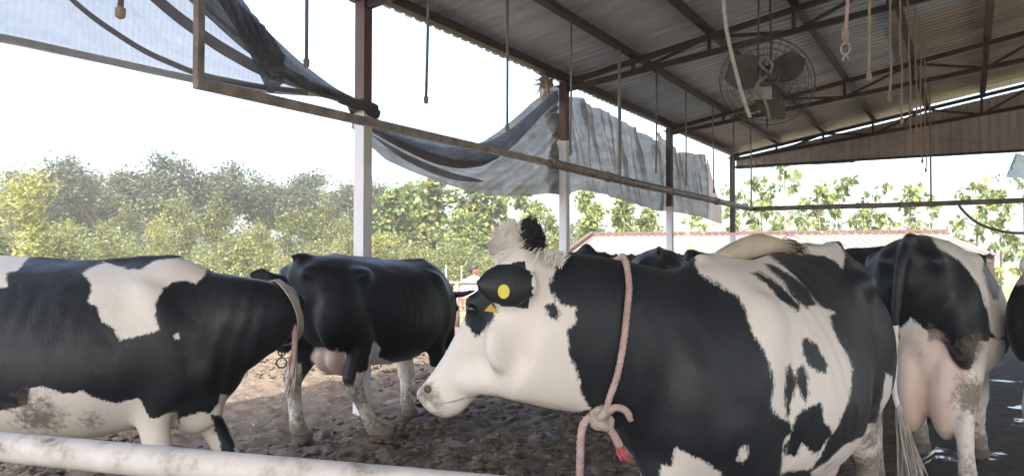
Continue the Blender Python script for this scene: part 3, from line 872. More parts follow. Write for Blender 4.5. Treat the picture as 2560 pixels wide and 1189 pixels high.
top3 = [(4.3, 3.93), (4.8, 3.88), (5.6, 3.90), (6.27, 3.87), (7.2, 3.80), (8.0, 3.74), (8.7, 3.62)]
bot3 = [(4.3, 2.37), (4.8, 2.38), (5.2, 2.50), (5.7, 2.51), (6.27, 2.48), (7.2, 2.44), (8.7, 2.35)]
t3 = curtain('grey_curtain', [(4.1, 3.93)] + top3, [(4.1, 2.37)] + bot3, 4.18, 8.80, M['tarp_grey'], 'grey woven curtain hanging in long folds between the second and third posts', ns=220, nz=44, folds=.12, fscale=3.4, seed=12, diag=.55, o0=-.22)
t4 = empty('far_curtain', R0, GA); tag(t4, 'grey curtain with light through its lower corner painted tan, hanging beyond the dark third post', 'tarp')
top4 = [(8.85, 3.88), (9.4, 3.72), (9.8, 3.60), (10.4, 3.70), (11.0, 3.72), (11.9, 3.80)]
bot4 = [(8.85, 2.36), (9.8, 2.38), (11.2, 2.36), (11.9, 2.34)]
curtain('sheet', top4, bot4, 8.72, 11.9, M['tarp_grey'], ns=150, nz=36, folds=.10, fscale=3.2, parent=t4, seed=14, diag=.4, o0=-.2)
curtain('backlit_corner', [(11.85, 3.80), (12.2, 3.45), (13.2, 2.62)], [(11.85, 2.34), (13.2, 2.26)], 11.87, 13.15, M['tarp_backlit'], ns=40, nz=24, folds=.04, fscale=2.4, parent=t4, seed=15, o0=-.2)  # light coming through this corner is put into the cloth colour

# scrap of sacking caught on the eave over the second post
b = MB()
for q in range(60):
    a = rng.uniform(0, 6.28); L = rng.uniform(.08, .26)
    p0 = Vector((rng.uniform(-.06, .06), rng.uniform(-.18, .05), rng.uniform(-.05, .06)))
    d_ = Vector((rng.uniform(-.6, .3), rng.uniform(-1, .2), rng.uniform(-1.2, .4))).normalized()
    w_ = rng.uniform(.008, .024)
    b.tube([p0, p0 + d_ * L * .5 + Vector((0, 0, -.01)), p0 + d_ * L + Vector((0, 0, -.05 * L))], [w_, w_ * .8, .003], 4)
sc_ = b.build('sacking_scrap', M['rope_tan'], None, False, shed_to_world(-.12, 4.02, 3.93), GA)
tag(sc_, 'frayed straw-coloured scrap of sacking caught under the eave at the second post', 'sacking')

# small patterned cloth hanging below the gable sheets, at the right edge
v = []; f = []
for i in range(8):
    for j in range(10):
        v.append((i * .06 - .02 * j * (1 if i == 0 else 0), .03 * sin(i * 1.3 + j * .6), -.055 * j - .02 * i))
for i in range(7):
    for j in range(9): f.append((i * 10 + j, i * 10 + j + 1, (i + 1) * 10 + j + 1, (i + 1) * 10 + j))
me = bpy.data.meshes.new('patterned_cloth'); me.from_pydata(v, [], f); me.update()
M['cloth_pattern'] = cloth_mat('cloth_pattern', [(0.55, (0.55, 0.60, 0.58)), (0.6, (0.13, 0.22, 0.17)), (0.75, (0.13, 0.22, 0.17))], 0.03, 0.7, None, 10)
cl = link('patterned_cloth', me, M['cloth_pattern'], None, shed_to_world(5.78, POST_S[-1] - .05, 3.60), GA)
tag(cl, 'pale green-patterned cloth hanging below the gable at the right edge', 'cloth')

# hose hanging in a loop from the far rail
hp = [shed_to_world(RO + 3.72, S_CORNER - .06, RZ + .03), shed_to_world(RO + 3.78, S_CORNER - .07, RZ - .12), shed_to_world(RO + 4.0, S_CORNER - .08, RZ - .36), shed_to_world(RO + 4.32, S_CORNER - .08, RZ - .52), shed_to_world(RO + 4.75, S_CORNER - .08, RZ - .58), shed_to_world(RO + 5.6, S_CORNER - .08, RZ - .52)]
b = MB(); b.tube(catmull(hp, 6), .024, 8)
ho = b.build('hose', M['hose'], None, True)
tag(ho, 'grey hose hanging in a loop from the far overhead pipe', 'hose')

# white railing pipe in front of the camera
pp = [Vector((-3.4, 2.83, .925)), Vector((-1.444, 2.2, .925)), Vector((-.261, 1.82, .925)), Vector((.9, 1.45, .925))]
b = MB(); b.tube([pp[0]] + [pp[0].lerp(pp[-1], t) + Vector((0, 0, .002 * sin(9 * t))) for t in (.15, .3, .45, .6, .75, .9)] + [pp[-1]], .041, 20)
rl = b.build('railing_pipe', M['pipe_white'], None, True)
tag(rl, 'chalky white painted pipe rail crossing the lower left foreground', 'rail')

# ------------------------------------------------------------------ low brick shed beyond the yard
fs_ang = atan2(-0.26, 1.0)
FS = Vector((1.72, 22.0, 0))
fsd = empty('far_shed', FS, fs_ang)
tag(fsd, 'low far shed with pale corrugated roof, brick parapets and dark open front', 'shed')
L_, D_, ZE, ZR = 10.6, 4.2, 1.56, 2.16
def fz(y): return ZE + (ZR - ZE) * y / D_
x = 0.0; k = 0
while x < L_ - .05:
    x1 = min(x + .86, L_)
    prof = []
    xx = x
    while xx < x1 - 1e-6:
        for d, h in ((0, 0), (.10, 0), (.13, .032), (.17, .032)):
            if xx + d <= x1: prof.append((xx + d, h))
        xx += .215
    prof.append((x1, 0))
    n = len(prof)
    v = [(p + rng.uniform(-.004, .004), y + .02 * (k % 2), fz(y) + h + .01 * (k % 2)) for y in (-.18, 2.0, D_) for (p, h) in prof]
    f = [(r * n + i, r * n + i + 1, (r + 1) * n + i + 1, (r + 1) * n + i) for r in range(2) for i in range(n - 1)]
    me = bpy.data.meshes.new('roof_sheet'); me.from_pydata(v, [], f); me.update()
    link('roof_sheet', me, M['far_roof'], fsd)
    x += .855; k += 1
b = MB(); b.box((L_ / 2, D_ + .10, (ZR - .45) / 2), (L_, .2, ZR + .35)); b.build('back_wall', M['mortar'], fsd)
b = MB(); b.box((L_ - .1, D_ / 2, .6), (.2, D_ - .1, 2.0)); b.build('end_wall', M['mortar'], fsd)
b = MB()
b.add([(-.22, -.2, -.4), (-.02, -.2, -.4), (-.02, D_, -.4), (-.22, D_, -.4), (-.22, -.2, fz(-.2) + .02), (-.02, -.2, fz(-.2) + .02), (-.02, D_, fz(D_) + .02), (-.22, D_, fz(D_) + .02)],
      [(3, 2, 1, 0), (4, 5, 6, 7), (0, 1, 5, 4), (1, 2, 6, 5), (2, 3, 7, 6), (3, 0, 4, 7)])
b.build('gable_wall', M['mortar'], fsd)
bm_ = MB(); bm_.box((0, 0, 0), (.21, .10, .062)); brick_me = bm_.mesh('brick'); brick_me.materials.append(M['brick'])
bm_ = MB(); bm_.box((0, 0, 0), (.10, .21, .062)); brick_me2 = bm_.mesh('brick'); brick_me2.materials.append(M['brick'])
for row in range(2):
    x = -.15 + (.06 if row else 0)
    while x < L_ - .05:
        ob = link('brick', brick_me, None, fsd)
        ob.location = (x + .1, D_ + .045 + rng.uniform(-.008, .008), ZR + .035 + row * .085 + rng.uniform(-.004, .004))
        ob.scale.z = 1.05
        x += .235 if rng.random() < .95 else .30
b = MB(); b.box((L_ / 2, D_ + .06, ZR + .06), (L_, .09, .17)); b.build('parapet_bed', M['mortar'], fsd)
for row in range(2):
    y = -.15 + row * .11
    while y < D_:
        ob = link('brick', brick_me2, None, fsd)
        ob.location = (-.12 + rng.uniform(-.008, .008), y + .1, fz(y) + .06 + row * .085)
        ob.rotation_euler = (atan2(ZR - ZE, D_), 0, 0)
        y += .235
for q in range(6):
    b = MB(); b.box((.2 + q * 2.05, 0.0, .55), (.14, .14, 1.9)); b.build('front_post', M['mortar'], fsd)
for q in range(9):
    b = MB(); x = 1.1 + q * .75 + rng.uniform(-.2, .2)
    b.bar((x, .6 + .3 * (q % 3), -.2), (x + rng.uniform(-.15, .15), .7 + .3 * (q % 3), 1.1 + rng.uniform(0, .3)), .09, .03, (0, 1, 0)); b.build('plank', M['bamboo'], fsd)

# leaning bamboo pole by the far curtain
b = MB(); b.tube([(4.6, 20.0, -.1), (4.68, 20.0, .9), (4.56, 20.0, 1.6), (4.44, 19.9, 2.9)], [.04, .038, .036, .03], 8)
bp = b.build('bamboo_pole', M['bamboo'], None, True); tag(bp, 'thin bamboo pole leaning before the far shed roof', 'pole')

# ------------------------------------------------------------------ pipe fence and the person behind it
fe = empty('pipe_fence', (-1.12, 16.2, 0), radians(-4)); tag(fe, 'rusty pinkish pipe fence between the black cow and the white-faced head', 'fence')
for x in (-2.2, -.02, 2.4):
    b = MB(); b.tube([(x, 0, -.1), (x, 0, .93)], .055, 10); b.build('post', M['fence'], fe, True)
b = MB(); b.tube([(-3, 0, .93), (3, 0, .935)], .042, 8); b.build('rail', M['fence'], fe, True)
for z, r_ in ((.60, .022), (.44, .016), (.36, .016), (.22, .014), (.05, .035)):
    b = MB(); b.tube([(-3, .02, z), (3, .02, z + .01)], r_, 7); b.build('rail', M['fence'], fe, True)
fr = empty('red_hurdle', (-1.27, 14.6, 0), radians(-15)); tag(fr, 'small dark red barred hurdle behind the black cow', 'hurdle')
for q in range(4):
    b = MB(); b.tube([(q * .085 - .16, 0, .0), (q * .085 - .2, .05, .5)], .014, 6); b.build('bar', M['fence_red'], fr)
for z in (.06, .46):
    b = MB(); b.tube([(-.22 + (.5 - z) * .06, .0 + z * .1, z), (.12 + (.5 - z) * .06, .0 + z * .1, z)], .014, 6); b.build('cross_bar', M['fence_red'], fr)
# wire fence stakes at the edge of the field
STK = [(-6.8, 'left end'), (-5.2, ''), (-3.9, ''), (-3.0, '')]
SL = ['thin grey stake of the field fence farthest left above the black cow', 'thin grey stake of the field fence second from left', 'thin grey stake of the field fence second from the person', 'thin grey stake of the field fence nearest the person']
for (x, _), lab in zip(STK, SL):
    b = MB(); b.tube([(x, 46, -.6), (x + .03, 46, .9 + rng.uniform(-.1, .25))], .05, 6)
    ob = b.build('fence_stake', M['rod'], None); tag(ob, lab, 'stake', 'stakes of the wire fence by the field')

def remesh(mb, name, voxel, smooth=4, fac=.5):
    me = mb.mesh('tmp')
    ob = bpy.data.objects.new('tmp', me); COL.objects.link(ob)
    r = ob.modifiers.new('r', 'REMESH'); r.mode = 'VOXEL'; r.voxel_size = voxel; r.use_smooth_shade = True
    if smooth:
        q = ob.modifiers.new('s', 'SMOOTH'); q.factor = fac; q.iterations = smooth
    dg = bpy.context.evaluated_depsgraph_get()
    dg.update()
    out = bpy.data.meshes.new_from_object(ob.evaluated_get(dg))
    out.name = name
    bpy.data.objects.remove(ob); bpy.data.meshes.remove(me)
    out.polygons.foreach_set('use_smooth', np.ones(len(out.polygons), dtype=bool))
    return out

# person: dark cropped hair, white shirt, looking to the right
M['skin'] = noisy('skin', [(0.3, (0.17, 0.09, 0.06)), (0.7, (0.24, 0.13, 0.09))], 8, 0.55, 0, 0)
M['shirt'] = noisy('shirt', [(0.3, (0.70, 0.70, 0.71)), (0.7, (0.8, 0.8, 0.81))], 8, 0.85)
M['trouser'] = noisy('trouser', [(0.3, (0.10, 0.10, 0.12)), (0.7, (0.16, 0.16, 0.18))], 8, 0.85)
M['red_cloth'] = noisy('red_cloth', [(0.3, (0.42, 0.06, 0.07)), (0.7, (0.55, 0.12, 0.12))], 14, 0.85)
pe = empty('person', (-.86, 17.6, -.42), radians(0)); tag(pe, 'person in a white shirt standing beyond the pipe fence, looking right', 'person')
b = MB()
for sg in (-1, 1):
    b.tube([(sg * .10, 0, .86), (sg * .105, .0, .5), (sg * .10, .02, .1), (sg * .10, .02, .04)], [.088, .07, .05, .05], 12)
    b.tube([(sg * .10, .06, .035), (sg * .105, -.02, .04), (sg * .11, -.16, .03)], [.04, .045, .035], 10)
    b.tube([(sg * .19, 0, 1.38), (sg * .235, .01, 1.12), (sg * .23, -.06, .88), (sg * .225, -.10, .79)], [.055, .045, .036, .026], 10)
    for q in range(5):
        fx = sg * .225 + (q - 2) * .018
        b.tube([(fx, -.105, .79), (fx, -.125, .745), (fx, -.12, .71 + .006 * abs(q - 2))], [.012, .010, .008], 6)
b.tube([(0, 0, .80), (0, 0, .95), (0, -.005, 1.15), (0, 0, 1.34), (0, .005, 1.43), (0, .01, 1.47)], [.15, .155, .165, .19, .12, .055], 18, up=(0, 1, 0), ru=[.105, .105, .115, .11, .08, .055])
b.tube([(0, .01, 1.42), (0.005, .0, 1.54)], .052, 12)
b.ellipsoid((.015, -.0, 1.60), (.095, .075, .115))
b.ellipsoid((.07, 0, 1.55), (.05, .045, .055))
b.ellipsoid((.112, 0, 1.585), (.018, .014, .022))
for sg in (-1, 1): b.ellipsoid((-.005, sg * .078, 1.59), (.02, .012, .03))
me = remesh(b, 'person_body', .012, 3)
pb = link('body', me, M['skin'], pe)
b = MB()
b.tube([(0, 0, .80), (0, 0, .95), (0, -.005, 1.15), (0, 0, 1.34), (0, .005, 1.44), (0, .01, 1.465)], [.17, .17, .18, .205, .135, .07], 18, up=(0, 1, 0), ru=[.12, .12, .13, .125, .095, .07])
for sg in (-1, 1): b.tube([(sg * .18, 0, 1.39), (sg * .235, .01, 1.14), (sg * .235, -.03, .98)], [.072, .062, .056], 12)
link('shirt', remesh(b, 'shirt', .015, 3), M['shirt'], pe)
b = MB(); b.tube([(0, 0, .98), (0, 0, .80)], [.165, .165], 16, ru=[.118, .118])
for sg in (-1, 1): b.tube([(sg * .09, 0, .88), (sg * .10, 0, .5), (sg * .10, .02, .10)], [.10, .085, .07], 12)
link('trousers', remesh(b, 'trousers', .016, 3), M['trouser'], pe)
b = MB(); b.ellipsoid((-.005, 0, 1.645), (.105, .088, .09)); b.ellipsoid((-.055, 0, 1.61), (.06, .08, .085)); b.ellipsoid((.05, 0, 1.69), (.06, .06, .035))
link('hair', remesh(b, 'hair', .012, 2), M['hair_black'], pe)
for sg in (-1, 1):
    b = MB(); b.ellipsoid((.092, sg * .036, 1.61), (.012, .012, .009)); b.build('eye', M['eye'], pe, True)
b = MB()
for i in range(6): b.box((-.36 + .012 * i, -.14, .93 - i * .06), (.10 - .008 * i, .03 + .006 * (i % 2), .062))
me = remesh(b, 'red_towel', .012, 3); rt = link('red_towel', me, M['red_cloth'], None, (-.80, 17.6, -.24)); tag(rt, 'red cloth hanging beside the person at the pipe fence', 'cloth')

# ------------------------------------------------------------------ trees
def leaf_cloud(P, size, droop, seed, wr=.42, jitter=.35):
    """one bent four-point leaf per row of P; returns verts, quads"""
    r = np.random.RandomState(seed)
    n = len(P)
    a = r.rand(n) * 2 * pi
    el = r.normal(-droop, .45, n)
    d = np.stack([np.cos(a) * np.cos(el), np.sin(a) * np.cos(el), np.sin(el)], -1)
    rv = r.normal(size=(n, 3)); q = np.cross(d, rv); q /= np.linalg.norm(q, axis=1)[:, None] + 1e-9
    L = size * (1 - jitter + 2 * jitter * r.rand(n))[:, None]
    W = L * wr
    V = np.stack([P, P + d * L * .45 + q * W * .5, P + d * L, P + d * L * .45 - q * W * .5], 1)
    return V.reshape(-1, 3), np.arange(n * 4).reshape(n, 4)

def tree_meshes(style, seed):
    r = random.Random(seed); nr = np.random.RandomState(seed)
    wood = MB(); tips = []
    if style == 'acacia':       # wide feathery crown, height 1 = top
        fork = .28
        wood.tube([(0, 0, -.05), (.01, .01, .15), (0, .0, fork)], [.030, .024, .02], 7)
        for i in range(9):
            a = 2 * pi * i / 9 + r.uniform(-.3, .3); R = r.uniform(.28, .52)
            e = Vector((cos(a) * R, sin(a) * R, r.uniform(.52, .86)))
            m_ = Vector((e.x * .4, e.y * .4, fork + (e.z - fork) * .62))
            wood.tube(catmull([(0, 0, fork), m_, e], 4), [.016 - .0013 * j for j in range(9)], 5)
            for k in range(9):
                a2 = r.uniform(0, 6.28); R2 = r.uniform(.04, .24)
                tp = m_.lerp(e, r.uniform(.3, 1)) + Vector((cos(a2) * R2, sin(a2) * R2, r.uniform(-.12, .10)))
                tips.append((tp, .085))
                wood.tube([m_.lerp(e, .6), tp], [.005, .002], 3, caps=False)
        per, size, droop, wr = 270, .031, .1, .5
    elif style == 'teak':       # slim upright tree with big drooping leaves
        wood.tube([(0, 0, -.05), (.01, 0, .3), (-.01, .01, .6), (.0, 0, .92)], [.018, .014, .010, .004], 6)
        for i in range(15):
            z0 = .16 + .72 * i / 14; a = r.uniform(0, 6.28); R = r.uniform(.07, .22) * (1.15 - .55 * z0)
            e = Vector((cos(a) * R, sin(a) * R, z0 + r.uniform(.07, .15)))
            wood.tube([(0, 0, z0), (e.x * .6, e.y * .6, z0 + (e.z - z0) * .45), e], [.007, .005, .002], 4)
            for k in range(4): tips.append((Vector((0, 0, z0)).lerp(e, .4 + .2 * k) + Vector((r.uniform(-.04, .04), r.uniform(-.04, .04), r.uniform(-.02, .05))), .055))
        tips.append((Vector((0, 0, .95)), .05))
        per, size, droop, wr = 24, .056, .55, .6
    elif style == 'sparse':     # big-leaved young tree, leaves in tight bunches with sky between
        wood.tube([(0, 0, -.05), (.01, 0, .4), (0, .01, .95)], [.015, .010, .003], 6)
        for i in range(11):
            z0 = .12 + .78 * i / 10; a = r.uniform(0, 6.28); R = r.uniform(.10, .24) * (1.2 - .6 * z0)
            e = Vector((cos(a) * R, sin(a) * R, z0 + r.uniform(.05, .14)))
            wood.tube([(0, 0, z0), e], [.005, .002], 4)
            tips.append((e, .045))
            if r.random() < .6: tips.append((Vector((e.x * .5, e.y * .5, z0 + .03)), .035))
        tips.append((Vector((0, 0, .96)), .045))
        per, size, droop, wr = 15, .062, .75, .6
    else:                       # 'brush': dense low sapling
        wood.tube([(0, 0, -.05), (.02, 0, .3), (0, .02, .7)], [.02, .012, .004], 5)
        for i in range(16):
            z0 = .05 + .75 * i / 15; a = r.uniform(0, 6.28); R = r.uniform(.15, .38) * (1.1 - .6 * z0)
            e = Vector((cos(a) * R, sin(a) * R, z0 + r.uniform(.08, .22)))
            wood.tube([(0, 0, z0), (e.x * .5, e.y * .5, z0 + .03), e], [.008, .005, .002], 4)
            for k in range(5): tips.append((Vector((0, 0, z0)).lerp(e, .3 + .18 * k) + Vector((r.uniform(-.07, .07), r.uniform(-.07, .07), r.uniform(-.05, .06))), .075))
        per, size, droop, wr = 46, .038, .25, .45
    C = np.array([tuple(t[0]) for t in tips]); Rr = np.array([t[1] for t in tips])
    P = np.repeat(C, per, 0) + nr.normal(size=(len(C) * per, 3)) * np.repeat(Rr, per)[:, None] * np.array([.62, .62, .5])
    P = P[P[:, 2] > .02]
    V, Q = leaf_cloud(P, size, droop, seed + 1, wr)
    return wood.mesh('trunk', True), np_mesh('crown', V, Q, False)

TREE = {}
for st_ in ('acacia', 'teak', 'sparse', 'brush'):
    TREE[st_] = [tree_meshes(st_, 50 + 7 * q + len(st_)) for q in range(3)]
    for w_, c_ in TREE[st_]: w_.materials.append(M['bark'])
LEAFM = {}
def tree(name, style, var, leaf, x, y, h, wide, label, group=None, cat='tree'):
    e = empty(name, (x, y, -.45), rng.uniform(0, 6.28))
    e.scale = (h * wide, h * wide, h)
    w_, c_ = TREE[style][var % 3]
    key = (style, var % 3, leaf)
    if key not in LEAFM:
        c2 = c_.copy(); c2.materials.clear(); c2.materials.append(M[leaf]); LEAFM[key] = c2
    link('trunk', w_, None, e); link('crown', LEAFM[key], None, e)
    tag(e, label, cat, group)
    return e
def at(u, y): return (u - 1280) / 1950 * y
def hh(v, y): return (645 - v) / 1950 * y + 1.45 + .45

tree('yellow_tree', 'brush', 0, 'leaf_yellow', at(60, 46), 46, hh(425, 46), .95, 'bright yellow-green tree at the left edge of the picture')
tree('yellow_tree', 'brush', 1, 'leaf_yellow', at(-70, 50), 50, hh(455, 50), 1.0, 'yellow-green tree cut off by the left picture edge')
for i, (u, v, y, wd, lab) in enumerate([
    (255, 392, 105, 1.0, 'broad hazy acacia, tallest of the dark trees at far left'),
    (470, 394, 100, .95, 'broad dark acacia in the middle of the far left trees'),
    (660, 432, 108, .95, 'hazy acacia right of the two tall dark ones'),
    (815, 440, 104, .95, 'dark acacia just left of the nearest shed post'),
    (120, 440, 112, 1.0, 'far grey acacia behind the yellow tree at the left edge'),
    (960, 470, 112, .95, 'pale acacia just right of the nearest shed post')]):
    tree('acacia_tree', 'acacia', i, 'leaf_acacia', at(u, y), y, hh(v, y) * 1.1, wd, lab, 'acacias behind the plantation')
MID = [(1085, 440, 70, 'tallest big-leaved tree in the gap under the sagging tarp'),
       (1030, 462, 72, 'big-leaved tree left of the tallest one under the sagging tarp'),
       (1180, 455, 71, 'slim big-leaved tree under the lowest part of the sagging tarp'),
       (1235, 462, 69, 'big-leaved tree under the sagging tarp, left of the cow tuft'),
       (1310, 468, 70, 'big-leaved tree directly above the white hair tuft'),
       (1140, 520, 66, 'lower yellowish big-leaved tree under the sagging tarp'),
       (985, 475, 68, 'big-leaved tree beside the nearest shed post, right side'),
       (1465, 472, 55, 'slender big-leaved tree just right of the second post'),
       (1560, 486, 54, 'dark leafy tree above the left end of the far shed'),
       (1620, 520, 56, 'low leafy tree left of the third post above the brick ridge'),
       (1380, 540, 62, 'low bushy tree just left of the second post')]
for i, (u, v, y, lab) in enumerate(MID):
    tree('leafy_tree', 'teak', i, 'leaf_teak', at(u, y), y, hh(v, y), 1.15 if i < 7 else .95, lab, 'big-leaved trees of the plantation')
RIGHT = [(1850, 470, 40, 'leafy sapling beside the far corner post'),
         (1905, 440, 41, 'leafy sapling just right of the pipe corner'),
         (1965, 418, 39, 'tallest leafy sapling above the far shed roof'),
         (2050, 458, 40, 'second tall leafy sapling above the far shed roof'),
         (2105, 440, 42, 'leafy sapling with pointed top in the middle of the far shed roof'),
         (2200, 470, 40, 'leafy sapling right of the middle of the far shed roof'),
         (2275, 458, 41, 'leafy sapling near the right end of the brick ridge'),
         (1745, 530, 43, 'low leafy sapling behind the bamboo pole'),
         (2330, 500, 44, 'thin sapling just past the end of the brick ridge'),
         (2440, 445, 40, 'leafy sapling above the white-backed cow, inside the hose loop'),
         (2500, 470, 42, 'leafy sapling right of the hose loop'),
         (2560, 440, 41, 'leafy sapling cut by the right picture edge'),
         (2010, 500, 45, 'short sapling between the two tallest above the shed roof'),
         (2160, 520, 45, 'short sapling low over the brick ridge, right half'),
         (2390, 560, 38, 'low bush under the hose loop')]
for i, (u, v, y, lab) in enumerate(RIGHT):
    tree('leafy_sapling', 'sparse', i, 'leaf_teak', at(u, y), y, hh(v, y), 1.0, lab, 'saplings behind the far shed')
LOW = [(180, 555, 60, 'leaf_brush', 'grey-green sapling right of the bright yellow tree'),
       (300, 520, 62, 'leaf_brush', 'sapling with a pointed top below the tallest acacia'),
       (445, 475, 60, 'leaf_brush', 'tall pale sapling above the white patch of the left cow'),
       (390, 540, 55, 'leaf_yellow', 'yellowish sapling with red-brown twigs above the left cow'),
       (545, 498, 61, 'leaf_brush', 'pale sapling right of the tall one above the left cow'),
       (655, 545, 60, 'leaf_yellow', 'slim yellow sapling above the ear of the left cow'),
       (720, 520, 58, 'leaf_brush', 'sapling with yellow leaves above the rump of the black cow'),
       (800, 500, 60, 'leaf_brush', 'sapling left of the nearest post above the black cow'),
       (860, 530, 57, 'leaf_brush', 'sapling half hidden behind the nearest post'),
       (935, 585, 48, 'leaf_yellow', 'small round yellow bush right of the nearest post')]
for i, (u, v, y, lf, lab) in enumerate(LOW):
    tree('sapling', 'brush', i, lf, at(u, y), y, hh(v, y), .75 if i < 9 else 1.3, lab, 'saplings behind the cows')
# the undergrowth between them reads as one mass
r = np.random.RandomState(77)
PV = []; nb = 210
for q in range(nb):
    y = r.uniform(50, 84); u = r.uniform(-250, 1720 if q % 3 else 1450)
    h = (1.5 + 3.6 * r.rand() ** 1.5) * (1.0 if u < 900 else .8)
    c = np.array([at(u, y), y, -.4])
    for k in range(int(5 + 3 * h)):                     # leafy shoots making up one bush
        sh = c + np.array([r.normal() * .9, r.normal() * .7, 0]); hs_ = h * r.uniform(.55, 1.0)
        n = int(24 * hs_) + 14
        t_ = r.rand(n, 1)
        PV.append(sh + r.normal(size=(n, 3)) * np.array([.26, .26, .12]) * (1.15 - .6 * t_) + np.array([0, 0, 1]) * (hs_ * t_))
V, Q = leaf_cloud(np.concatenate(PV), .28, .3, 5, .45)
ug = link('undergrowth', np_mesh('undergrowth', V, Q, False), M['leaf_brush'])
tag(ug, 'dense yellow-green undergrowth between the trees beyond the yard', 'undergrowth', kind='stuff')

# the wood far behind closes the gaps
PV = []
r = np.random.RandomState(78)
for q in range(60):
    y = r.uniform(125, 150); x = at(r.uniform(-350, 1500), y); h = r.uniform(5.5, 9.0)
    n = 420
    d = r.normal(size=(n, 3)); d /= np.linalg.norm(d, axis=1)[:, None]
    PV.append(np.array([x, y, h * .55]) + d * (r.rand(n, 1) ** .4) * np.array([3.6, 3.0, h * .5]))
V, Q = leaf_cloud(np.concatenate(PV), .8, .2, 6, .5)
fw = link('far_wood', np_mesh('far_wood', V, Q, False), M['leaf_acacia'])
tag(fw, 'far hazy wood closing the view behind the trees', 'wood', kind='stuff')

# ------------------------------------------------------------------ cows
TORSO = [  # x, z top, z bottom, half width, z of widest, top exponent, bottom exponent
 (-.90, 1.335, 1.18, .050, 1.26, 2.0, 2.0), (-.87, 1.385, 1.05, .125, 1.22, 2.2, 2.0), (-.80, 1.42, .92, .195, 1.17, 2.3, 2.0),
 (-.68, 1.44, .80, .255, 1.14, 2.3, 2.1), (-.54, 1.45, .70, .285, 1.12, 2.2, 2.1), (-.40, 1.455, .635, .315, 1.06, 2.0, 2.1),
 (-.24, 1.44, .585, .355, .98, 1.85, 2.2), (-.05, 1.43, .555, .392, .93, 1.8, 2.2), (.15, 1.425, .545, .40, .92, 1.8, 2.2),
 (.34, 1.425, .565, .375, .94, 1.8, 2.2), (.50, 1.43, .60, .325, .96, 1.75, 2.2), (.64, 1.435, .635, .275, .98, 1.7, 2.2),
 (.76, 1.395, .66, .235, .98, 1.8, 2.2), (.86, 1.31, .70, .195, .99, 2.0, 2.0), (.94, 1.20, .77, .14, .99, 2.0, 2.0), (.985, 1.10, .87, .06, .99, 2.0, 2.0)]

def add_loft(mb, rings):
    n = len(rings[0]); v = []; f = []
    for rg in rings: v.extend(rg)
    for i in range(len(rings) - 1):
        for k in range(n):
            a = i * n + k; b = i * n + (k + 1) % n
            f.append((a, b, b + n, a + n))
    f.append(tuple(range(n - 1, -1, -1)))
    f.append(tuple((len(rings) - 1) * n + k for k in range(n)))
    mb.add(v, f)

def sec_ring(x, zt, zb, w, zw, et, eb, n=32, yoff=0.0):
    out = []
    for k in range(n):
        a = 2 * pi * k / n
        c, s_ = cos(a), sin(a)
        e = et if s_ >= 0 else eb
        y = w * (abs(c) ** (2 / e)) * (1 if c >= 0 else -1)
        z = zw + (abs(s_) ** (2 / e)) * ((zt - zw) if s_ >= 0 else -(zw - zb))
        out.append(Vector((x, y + yoff, z)))
    return out

def frame_tube(mb, path, side_r, up_r, dn_r=None, n=20, side_ref=None):
    """tube whose ring 'side' stays level; up/down radii may differ"""
    P = [Vector(p) for p in path]; L = len(P)
    dn_r = dn_r or up_r
    rings = []
    for i, p in enumerate(P):
        t = (P[min(i + 1, L - 1)] - P[max(i - 1, 0)]).normalized()
        if side_ref is not None: sd = (side_ref - t * side_ref.dot(t)).normalized()
        else:
            sd = Vector((0, 0, 1)).cross(t)
            sd = sd.normalized()
        up = t.cross(sd).normalized()
        rg = []
        for k in range(n):
            a = 2 * pi * k / n
            c, s_ = cos(a), sin(a)
            rg.append(p + sd * (c * side_r[i]) + up * (s_ * (up_r[i] if s_ >= 0 else dn_r[i])))
        rings.append(rg)
    add_loft(mb, rings)

HEAD = [  # s along poll->muzzle, half width, towards forehead, towards jaw
 (-.075, .045, .015, .05), (-.05, .085, .035, .10), (0.0, .105, .052, .155), (.07, .122, .060, .195), (.15, .128, .058, .225), (.22, .116, .050, .222),
 (.30, .098, .043, .185), (.38, .083, .040, .15), (.45, .077, .040, .128), (.50, .083, .044, .122), (.54, .084, .040, .112), (.575, .070, .024, .092), (.595, .040, .004, .06)]

